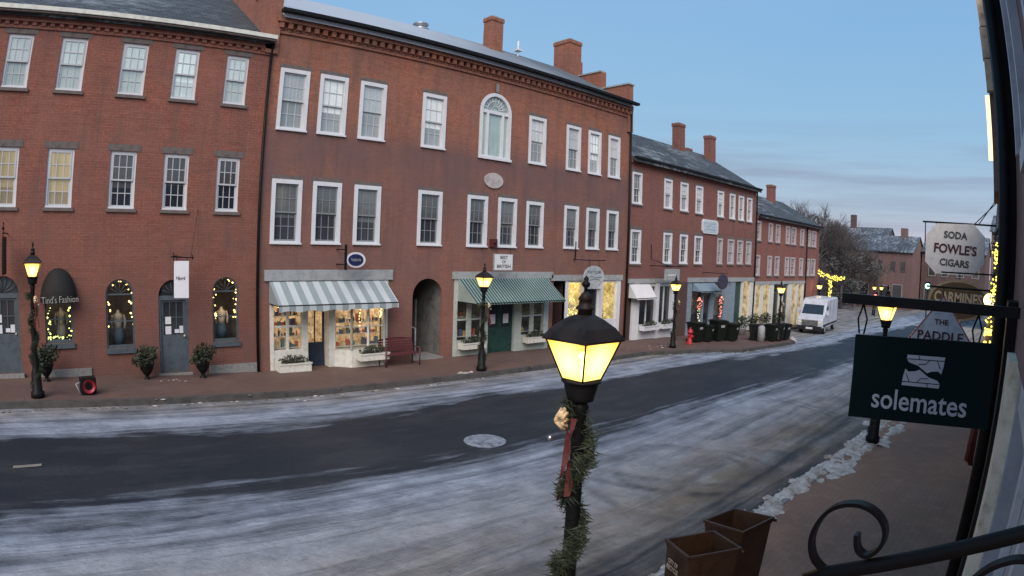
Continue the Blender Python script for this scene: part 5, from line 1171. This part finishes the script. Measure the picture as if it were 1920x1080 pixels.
# traffic lights and small lamps in the square
for x,y,z,c,lab in((64,16.05,1.6,'bulbR','distant red traffic light'),(60,9.75,1.9,None,'distant green-white traffic light beside the SODA sign')):
    t=thing('traffic_light',(x,y,G(x)+RZ),lab,'traffic light'); zt_=3.75 if c is None else 2.3; MB().tube([(0,0,0),(0,0,zt_-.6)],.06,6).build('pole',M['black'],t); MB().box(-.15,.15,-.2,.2,zt_-.6,zt_+.2).build('housing',M['black'],t); m=MB(); m.ball((-.17,0,3.9-.35 if c is None else 2.1),.26 if c is None else .2,12); m.build('lens',M[c] if c else emit('green_lens',(.45,1.,.75),3.),t)
# ================================================================== NEAR SIDE ROW
ang=math.atan(.06)
def near(name,label,cat,u,z=0.,v=0.,group=None):
    return thing(name,(u*math.cos(ang)-v*math.sin(ang),-.2+u*math.sin(ang)+v*math.cos(ang),z),label,cat,group,rot=ang)
nb=near('brick_building','near shop building on the camera side with cream pilaster and grey panelled shopfront','building',1.3)
def NBX(name,mat,*bx,parent=None):
    m=MB()
    for (a,b,c,d,e,f) in bx: m.box(a-1.3,b-1.3,c,d,e,f)
    return m.build(name,mat,nb)
m=MB(); m.quad((0,0,3.3),(5.2,0,3.3),(5.2,0,6.9),(0,0,6.9)); m.quad((0,-4,0),(0,0,0),(0,0,6.9),(0,-4,6.9)); m.quad((5.2,-4,-.4),(5.2,0,-.4),(5.2,0,6.9),(5.2,-4,6.9)); m.quad((0,-4,6.9),(0,0,6.9),(5.2,0,6.9),(5.2,-4,6.9)); m.quad((3.0,0,-.3),(5.2,0,-.3),(5.2,0,3.3),(3.0,0,3.3)); m.build('wall',M['brickN'],nb)
gp=paint('blue_grey_panel',(.34,.36,.39),.5,var=.1)
NBX('shopfront',gp,(1.3,3.35,-.3,-.1,0,3.2)); NBX('panel_moulding',paint('panel_light_edge',(.5,.51,.52),.5),(2.05,2.14,-.098,-.05,0,3.2),(2.75,2.82,-.098,-.06,.0,3.2),(1.3,3.35,-.098,-.03,3.1,3.29))
NBX('pilaster',paint('aged_cream',(.72,.66,.5),.6,var=.2,dirt=(.4,.34,.22)),(3.45,3.85,-.1,.05,0,3.32)); NBX('pilaster_side_board',gp,(3.35,3.448,-.1,-.02,0,3.28))  # narrow panel-coloured board fills the gap between shopfront and pilaster
NBX('dark_corner_post',M['black'],(4.0,4.3,.002,.07,0,3.6),(4.9,5.3,.002,.09,0,6.9))
m=MB(); m.tube([(4.6-1.3,.10,.1),(4.6-1.3,.10,6.9)],.05,8); m.build('downspout',M['black'],nb)
NBX('upper_window',paint('dusky_trim',(.40,.42,.46),.5),(1.9,1.98,.002,.05,4.3,6.2),(2.9,2.98,.002,.05,4.3,6.2),(1.9,2.98,.002,.06,4.2,4.29),(3.6,3.7,.002,.05,4.4,7.5))
nb2=near('brick_building','dark building down the near pavement with tan stone quoins','building',6.6)
m=MB(); m.quad((0,0,-.6),(7.6,0,-.6),(7.6,0,7.3),(0,0,7.3)); m.quad((7.6,-4,-.6),(7.6,0,-.6),(7.6,0,7.3),(7.6,-4,7.3)); m.quad((0,-4,7.3),(0,0,7.3),(7.6,0,7.3),(7.6,-4,7.3)); m.quad((0,-4,6),(0,0,6),(0,0,7.3),(0,-4,7.3)); m.build('wall',M['brickN'],nb2)
m=MB()
for k in range(4): z=5.95+.42*k; m.box(1.3,1.42+.04*(k%2),.002,.20+.012*(k%2),z,z+.40)
m.build('quoin',paint('tan_stone',(.62,.46,.32),.8,var=.25),nb2)
m=MB(); m.box(1.46,2.9,.002,.17,4.75,7.6); m.build('oriel',M['brickN'],nb2)
m=MB(); m.box(3.2,7.5,.002,.06,2.6,2.9); m.build('shop_cornice',M['black'],nb2)
m=MB(); m.box(3.4,4.4,.002,.03,.6,2.5); m.build('shop_window',gp,nb2)
nb3=near('brick_building','long brown brick row receding on the near side','building',14.3)
m=MB(); m.quad((0,0,-1.4),(26,0,-1.4),(26,0,6.2),(0,0,6.2)); m.quad((26,-4,-1.4),(26,0,-1.4),(26,0,6.2),(26,-4,6.2)); m.quad((0,-4,6.2),(0,0,6.2),(26,0,6.2),(26,-4,6.2)); m.build('wall',paint('brown_brick_far',(.17,.10,.085),.85,var=.25,scale=3),nb3)
for k in range(8):
    m=MB(); m.box(1+3*k,2+3*k,.002,.05,3.4,5.2); m.build('window',M['graytrim'],nb3)
# lit vertical strip sign, lanterns, garlands
t=thing('strip_light',(12.,.72,5.8),'tall bright yellow-white vertical strip sign on the near side wall','sign'); MB().box(-.05,.05,-.045,.045,0,1.2).build('tube',emit('strip_glow',(1.,.92,.45),1.8),t); MB().box(-.06,.06,-.30,-.047,-.06,1.26).build('bracket',M['black'],t)
random.seed(12)
t=thing('lit_garland',(10.,.50,3.3),'lit garland hanging down the near side wall behind the signs','garland')
m=MB(); g=MB()
for k in range(330): z=random.random()*1.15; m.leaf((random.gauss(0,.03),random.gauss(0,.035)+.02*math.sin(z*9),z),.04)
for k in range(70):
    z=random.choice([random.uniform(0,.42),random.uniform(.6,.82),random.random()*1.15]); g.lathe((-.06,random.gauss(0,.03)+.02*math.sin(z*9),z),[(1e-4,-.016),(.016,0),(1e-4,.016)],5,False)
m.build('greenery',GREEN,t); g.build('yellow_lights',M['bulbY'],t)
t=thing('wall_lantern',(14.,.82,3.22),'glowing round wall lantern over the near pavement','lantern'); MB().ball((0,0,0),.14,16).build('globe',emit('lantern_globe',(1.,.84,.45),2.6),t); m=MB(); m.tube([(0,0,.13),(0,0,.22),(0,-.2,.26)],.02,6); m.build('bracket',M['black'],t)
q=bpy.data.lights.new('lantern_glow','POINT'); q.energy=15; q.color=(1,.7,.3); q.shadow_soft_size=.16; o=bpy.data.objects.new('lantern_glow',q); COL.objects.link(o); o.location=(13.75,.9,3.2)
t=thing('lit_post',(17.,.96,G(17)),'post wrapped in yellow lights beyond the paddle sign','lamp post'); MB().tube([(0,0,0),(0,0,2.75)],.06,8).build('post',paint('lit_wrap',(.3,.22,.09),.6),t)
m=MB(); 
for k in range(26): z=2.1+random.random()*.75; a=random.random()*2*PI; m.lathe((.08*math.cos(a),.09*math.sin(a),z),[(1e-4,-.03),(.03,0),(1e-4,.03)],5,False)
m.ball((0,0,2.42),.10,10); m.build('yellow_lights',M['bulbY'],t)
t=thing('door_swag',(6.0,.31,1.95),'red and white holiday swag on the near side wall below the signs','garland')
m=MB(); 
for k in range(5): m.tube([(0,.0+.012*k,.95-.1*k),(-.02,.02+.01*k,.5-.1*k),(0,.03*math.sin(k),.05)],[.02,.025,.012],5)
m.build('ribbon',M['red'],t); m=MB(); m.ball((-.05,.02,.55),.03,8); m.ball((-.04,.0,.93),.028,8); m.build('bauble',M['gold'],t)
# SODA sign
def yz(x,P,th): return [(x,y,z) for y,z in P]
def hang_text(mb,s,w,x,y,z,h,tilt=0.,bold=.03): text_mb(mb,s,w,(x,y,z),(0,-1,-tilt),(0,-tilt,1),(-1,0,0),height=h,thick=.004,bold=bold)
t=thing('hanging_sign',(20,1.45,5.2),'cream clipped-corner sign lettered SODA FOWLE\'S CIGARS hanging from an iron bar','sign')
X=-.03; W_,H_,c=.98,.77,.36; P=[(-W_,-H_+c),(-W_+c,-H_),(W_-c,-H_),(W_,-H_+c),(W_,H_-c),(W_-c,H_),(-W_+c,H_),(-W_,H_-c)]; cy,cz=.95,-.76
MB().prism([(X,cy+y,cz+z) for y,z in P],(.06,0,0)).build('board',paint('aged_cream_enamel',(.58,.56,.53),.5,var=.08),t)
m=MB(); hang_text(m,'SODA',.78,X-.01,cy-.02,cz+.42,.22,.05); hang_text(m,'CIGARS',.98,X-.01,cy,cz-.42,.22,.05); m.build('lettering',paint('dull_black_letters',(.05,.05,.045),.6),t)
m=MB(); hang_text(m,"FOWLE'S",1.42,X-.01,cy-.02,cz+.0,.30,.05); m.build('red_lettering',paint('maroon_letters',(.055,.012,.015),.6),t)
m=MB(); m.tube([(0,2.05,.05),(0,-.42,.0)],.03,6); 
for q in(.3,1.6): m.tube([(0,q,.02),(0,q,-.14)],.014,5)
m.tube([(0,1.96,.05),(0,1.96,-.55)],.018,5); m.tube([(0,.2,0),(.2,-.5,.95)],.016,5); m.tube([(0,.35,0),(.2,-.5,.8)],.016,5)
m.build('bracket',M['black'],t)
# CARMINES sign
t=thing('hanging_sign',(16,1.0,2.95),'brown oval sign with pale raised lettering CARMINES below the SODA sign','sign'); cy,cz=.76,.12
MB().prism([(-.05,cy+.80*math.cos(2*PI*i/32),cz+.50*math.sin(2*PI*i/32)) for i in range(32)],(.07,0,0)).build('rim',paint('pale_brass',(.30,.24,.15),.5),t)
MB().prism([(-.062,cy+.74*math.cos(2*PI*i/32),cz+.44*math.sin(2*PI*i/32)) for i in range(32)],(.01,0,0)).build('board',paint('olive_brown_board',(.085,.06,.03),.6),t)
m=MB(); hang_text(m,'CARMINES',1.28,-.067,cy,cz+.06,.27,.02); m.build('lettering',paint('pale_gold_letters',(.45,.38,.27),.5),t); m=MB(); m.tube([(0,cy,cz+.49),(0,cy,.78)],.012,5); m.tube([(0,cy+.5,.78),(0,-.75,.80)],.022,6); m.build('bracket',M['black'],t)
# PADDLE sign
t=thing('hanging_sign',(12,1.62,2.1),'pale triangular sign with red edge lettered THE PADDLE, partly behind the solemates sign','sign')
MB().prism([(0,-1.0,-.12),(0,1.0,-.12),(0,0,1.2)],(.04,0,0)).build('board',paint('pale_grey_board',(.42,.45,.49),.5),t)
m=MB()
for a,b in(((-1.0,-.12),(0,1.2)),((0,1.2),(1.0,-.12)),((1.0,-.12),(-1.0,-.12))): m.tube([(0,a[0],a[1]),(0,b[0],b[1])],.015,5)
m.build('edge',paint('red_edge',(.30,.07,.07),.5),t)
m=MB(); hang_text(m,'THE',.28,-.01,-.0,.72,.10,bold=.02); hang_text(m,'PADDLE',.92,-.01,.0,.46,.17,bold=.02); m.build('lettering',paint('maroon_letters',(.055,.012,.015),.6),t)
m=MB(); m.tube([(0,.35,1.36),(0,-1.35,1.36)],.02,6); m.tube([(0,0,1.2),(0,0,1.36)],.012,5); m.build('bracket',M['black'],t)
# SOLEMATES sign (near)
t=thing('hanging_sign',(3.75,.12,3.55),'dark navy rectangular sign lettered solemates with two white shoes','sign')
def S(y,z): return (0,y-.12,z-3.55)
A_,B_,C_,D_=S(1.055,3.333),S(.157,3.368),S(.138,2.878),S(1.044,2.823)
m=MB(); m.prism([(0,)+p[1:] for p in(A_,B_,C_,D_)],(.035,0,0)); m.build('board',paint('navy_black_board',(.0045,.0125,.0135),.8,var=.1,scale=2,spec=.08),t)
lt=paint('pale_grey_letters',(.36,.38,.42),.6,var=.05)
ux=(Vector(B_)-Vector(A_)).normalized(); uz=Vector((0,-ux.z,ux.y)); uz=uz if uz.z>0 else -uz
def SP(px,py,_c={}):
    return None
m=MB(); text_mb(m,'solemates',.615,(-.002,.472,-.572),ux,uz,(-1,0,0),height=.125,thick=.003,bold=.012); m.build('lettering',lt,t)
def shoe(flip,oy,oz):
    K=.80; P=[(0,0),(.300,0),(.305,.03),(.285,.055),(.21,.075),(.135,.125),(.10,.11),(.045,.105),(.022,.125),(.008,.07)]
    o=[]
    for a,b in P:
        a,b=a*K,b*K; a2,b2=(a,b) if not flip else (.305*K-a,-b)
        p=Vector((0,oy,oz))+ux*a2+uz*b2; o.append((-.004,p.y,p.z))
    return o
m=MB(); m.prism(shoe(False,.598,-.484),(.003,0,0)); m.prism(shoe(True,.584,-.300),(.003,0,0)); m.build('shoe_emblem',lt,t)
m=MB()
for fl,oy,oz in((False,.598,-.484),(True,.584,-.300)):
    for a0,b0,a1,b1 in((.0,.028,.302,.030),(.20,.03,.21,.0),(.03,.09,.06,.03),(.12,.03,.15,.06),(.15,.06,.21,.065)):
        q=[]
        for a,b in((a0,b0),(a1,b1)):
            a,b=a*.8,b*.8; a2,b2=(a,b) if not fl else(.244-a,-b); p=Vector((0,oy,oz))+ux*a2+uz*b2; q.append((-.0055,p.y,p.z))
        m.tube(q,.0022,4)
m.build('shoe_outline',MATS['navy_black_board'],t)
m=MB()
m.box(-.03,.03,-.12,1.035,-.030,.030); m.box(-.03,.03,-.20,-.122,-.09,.09); m.build('bar',M['black'],t)
for y,zt in((.90,-.20),(.16,-.18)):
    m=MB(); m.tube([(.015,y,-.028),(.015,y-.03,-.12),(.015,y-.015,zt-.01)],.006,5); m.tube([(.015,y,-.028),(.015,y+.03,-.12),(.015,y+.015,zt-.01)],.006,5); m.build('hanger',M['black'],t)
# scroll bracket (nearest)
FB=paint('matte_black_iron',(.003,.003,.0035),.45,spec=.12)
t=thing('scroll_bracket',(1.25,-.12,3.3),'black wrought iron bracket with a large open scroll','bracket')
def Q(r,zz_): return (0,1.25*r+.12,H+1.25*zz_-3.3)
m=MB(); m.tube([Q(.300,-.565),Q(.2623,-.538),(0,)+tuple((Vector(Q(-.062,-.385)))[1:]),Q(-.16,-.34)],.0185,8); m.build('bar',FB,t)
def strip(pts,w,th):
    m=MB(); n=len(pts)
    vs=[]
    for i,p in enumerate(pts):
        a=Vector(pts[max(i-1,0)]); b=Vector(pts[min(i+1,n-1)]); tg=(b-a).normalized(); nr=Vector((0,-tg.z,tg.y))
        for sx,sn in((-1,-1),(1,-1),(1,1),(-1,1)): vs.append(Vector(p)+Vector((sx*w,0,0))+nr*sn*th)
    f=[(4*i+k,4*i+(k+1)%4,4*i+4+(k+1)%4,4*i+4+k) for i in range(n-1) for k in range(4)]+[(0,1,2,3),(4*n-1,4*n-2,4*n-3,4*n-4)]
    return m.add(vs,f)
# spiral through measured points
C=[(.265,-.535),(.293,-.515),(.305,-.483),(.300,-.448),(.283,-.418),(.257,-.400),(.226,-.394),(.197,-.402),(.178,-.420),(.172,-.443),(.178,-.465),(.195,-.482),(.212,-.478),(.220,-.464),(.223,-.448)]
def smooth(C,k=5):
    o=[]
    for i in range(len(C)-1):
        p0,p1,p2,p3=C[max(i-1,0)],C[i],C[i+1],C[min(i+2,len(C)-1)]
        for j in range(k):
            t_=j/k; o.append(tuple(.5*((2*b)+(-a+c)*t_+(2*a-5*b+4*c-d)*t_*t_+(-a+3*b-3*c+d)*t_**3) for a,b,c,d in zip(p0,p1,p2,p3)))
    return o+[C[-1]]
strip([Q(*p) for p in smooth(C)],.014,.0045).build('scroll',FB,t)
C2=[(.02,-.62),(.025,-.56),(.01,-.50),(-.02,-.455),(-.06,-.43),(-.10,-.425)]
strip([Q(*p) for p in smooth(C2)],.014,.005).build('scroll',FB,t)
m=MB(); m.tube([Q(.02,-.423),Q(.075,-.452)],.006,6); m.build('tie_rod',FB,t)
# ================================================================== SKY, SOFT FILL, CAMERA
w=bpy.data.worlds.new('World'); sc.world=w; w.use_nodes=True; nt=w.node_tree; nt.nodes.clear()
def wn(t,**k):
    n=nt.nodes.new('ShaderNode'+t)
    for a,b in k.items(): setattr(n,a,b)
    return n
L=nt.links.new
out=wn('OutputWorld'); tc=wn('TexCoord'); sx=wn('SeparateXYZ'); L(tc.outputs['Generated'],sx.inputs[0])
rp=wn('ValToRGB'); e=rp.color_ramp.elements
SKY=[(0.,(.50,.43,.50)),(.035,(.46,.44,.53)),(.09,(.33,.43,.56)),(.2,(.25,.43,.62)),(.36,(.20,.39,.63)),(.6,(.17,.35,.63)),(1.,(.15,.32,.58))]
while len(e)<len(SKY): e.new(.5)
for k,(p,c) in zip(e,SKY): k.position=p; k.color=c+(1,)
L(sx.outputs[2],rp.inputs[0])
mp=wn('Mapping'); mp.inputs['Scale'].default_value=(1.6,1.6,26.); L(tc.outputs['Generated'],mp.inputs[0])
nz=wn('TexNoise'); nz.inputs['Scale'].default_value=1.5; nz.inputs['Detail'].default_value=6; nz.inputs['Roughness'].default_value=.55; L(mp.outputs[0],nz.inputs['Vector'])
cr=wn('ValToRGB'); cr.color_ramp.elements[0].position=.44; cr.color_ramp.elements[0].color=(0,0,0,1); cr.color_ramp.elements[1].position=.68; cr.color_ramp.elements[1].color=(1,1,1,1); L(nz.outputs['Fac'],cr.inputs[0])
band=wn('ValToRGB'); be=band.color_ramp.elements
for _ in range(2): be.new(.5)
for k,(p,c) in zip(be,[(.02,.0),(.07,1.),(.15,1.),(.23,0.)]): k.position=p; k.color=(c,c,c,1)
L(sx.outputs[2],band.inputs[0])
mu=wn('Math',operation='MULTIPLY'); L(cr.outputs[0],mu.inputs[0]); L(band.outputs[0],mu.inputs[1]); mu2=wn('Math',operation='MULTIPLY'); L(mu.outputs[0],mu2.inputs[0]); mu2.inputs[1].default_value=.62
mx=wn('Mix',data_type='RGBA'); L(mu2.outputs[0],mx.inputs[0]); L(rp.outputs[0],mx.inputs[6]); mx.inputs[7].default_value=(.20,.235,.355,1)
# wide faint haze variation
nz2=wn('TexNoise'); nz2.inputs['Scale'].default_value=1.3; nz2.inputs['Detail'].default_value=3; mp2=wn('Mapping'); mp2.inputs['Scale'].default_value=(1,1,3.5); L(tc.outputs['Generated'],mp2.inputs[0]); L(mp2.outputs[0],nz2.inputs['Vector'])
c2=wn('ValToRGB'); c2.color_ramp.elements[0].position=.4; c2.color_ramp.elements[0].color=(0,0,0,1); c2.color_ramp.elements[1].position=.75; c2.color_ramp.elements[1].color=(.22,.22,.22,1); L(nz2.outputs['Fac'],c2.inputs[0])
mx2=wn('Mix',data_type='RGBA'); L(c2.outputs[0],mx2.inputs[0]); L(mx.outputs[2],mx2.inputs[6]); mx2.inputs[7].default_value=(.36,.50,.64,1)
bg=wn('Background'); L(mx2.outputs[2],bg.inputs[0]); bg.inputs[1].default_value=1.14; 
SUNEL,SUNAZ=math.radians(38),math.radians(215)
sk=wn('TexSky',sky_type='NISHITA'); sk.sun_disc=False; sk.sun_elevation=math.radians(3); sk.sun_rotation=SUNAZ
bg2=wn('Background'); L(sk.outputs[0],bg2.inputs[0]); bg2.inputs[1].default_value=.02
ad=wn('AddShader'); L(bg.outputs[0],ad.inputs[0]); L(bg2.outputs[0],ad.inputs[1]); L(ad.outputs[0],out.inputs[0])
sl=bpy.data.lights.new('soft_fill','SUN'); sl.energy=3.7; sl.angle=math.radians(50); sl.color=(1.,.86,.77); so=bpy.data.objects.new('soft_fill',sl); COL.objects.link(so)  # sun-type lamp added as a warm soft fill, no direct sun here
so.rotation_euler=Vector((.60,.62,-.72)).to_track_quat('-Z','Y').to_euler()
cd=bpy.data.cameras.new('camera'); cam=bpy.data.objects.new('camera',cd); COL.objects.link(cam); sc.camera=cam
R=[[0.7478557335702909,-0.6629327348745081,0.03509972646399416],[0.015638047326928715,0.07044940492095794,0.9973927675805975],[0.6636770699985368,0.7453570086730842,-0.06305296487929131]]
m4=Matrix(((R[0][0],R[1][0],-R[2][0],0),(R[0][1],R[1][1],-R[2][1],0),(R[0][2],R[1][2],-R[2][2],H),(0,0,0,1))); cam.matrix_world=m4
cd.clip_start=.02; cd.clip_end=3000
cd.type='PANO'; cd.panorama_type='FISHEYE_LENS_POLYNOMIAL'
cd.sensor_fit='HORIZONTAL'; cd.sensor_width=36; cd.sensor_height=20.25
cd.fisheye_fov=math.radians(179); cd.fisheye_polynomial_k0=0.
cd.fisheye_polynomial_k1=-0.04650843163061033; cd.fisheye_polynomial_k2=2.3359092928299714e-05; cd.fisheye_polynomial_k3=-5.102786511231281e-06; cd.fisheye_polynomial_k4=1.7998112644930302e-07
sc.render.engine='CYCLES'; sc.cycles.use_denoising=True; sc.cycles.max_bounces=6; sc.cycles.transparent_max_bounces=12; sc.cycles.sample_clamp_indirect=3.
sc.view_settings.view_transform='Standard'; sc.view_settings.look='None'; sc.view_settings.exposure=0
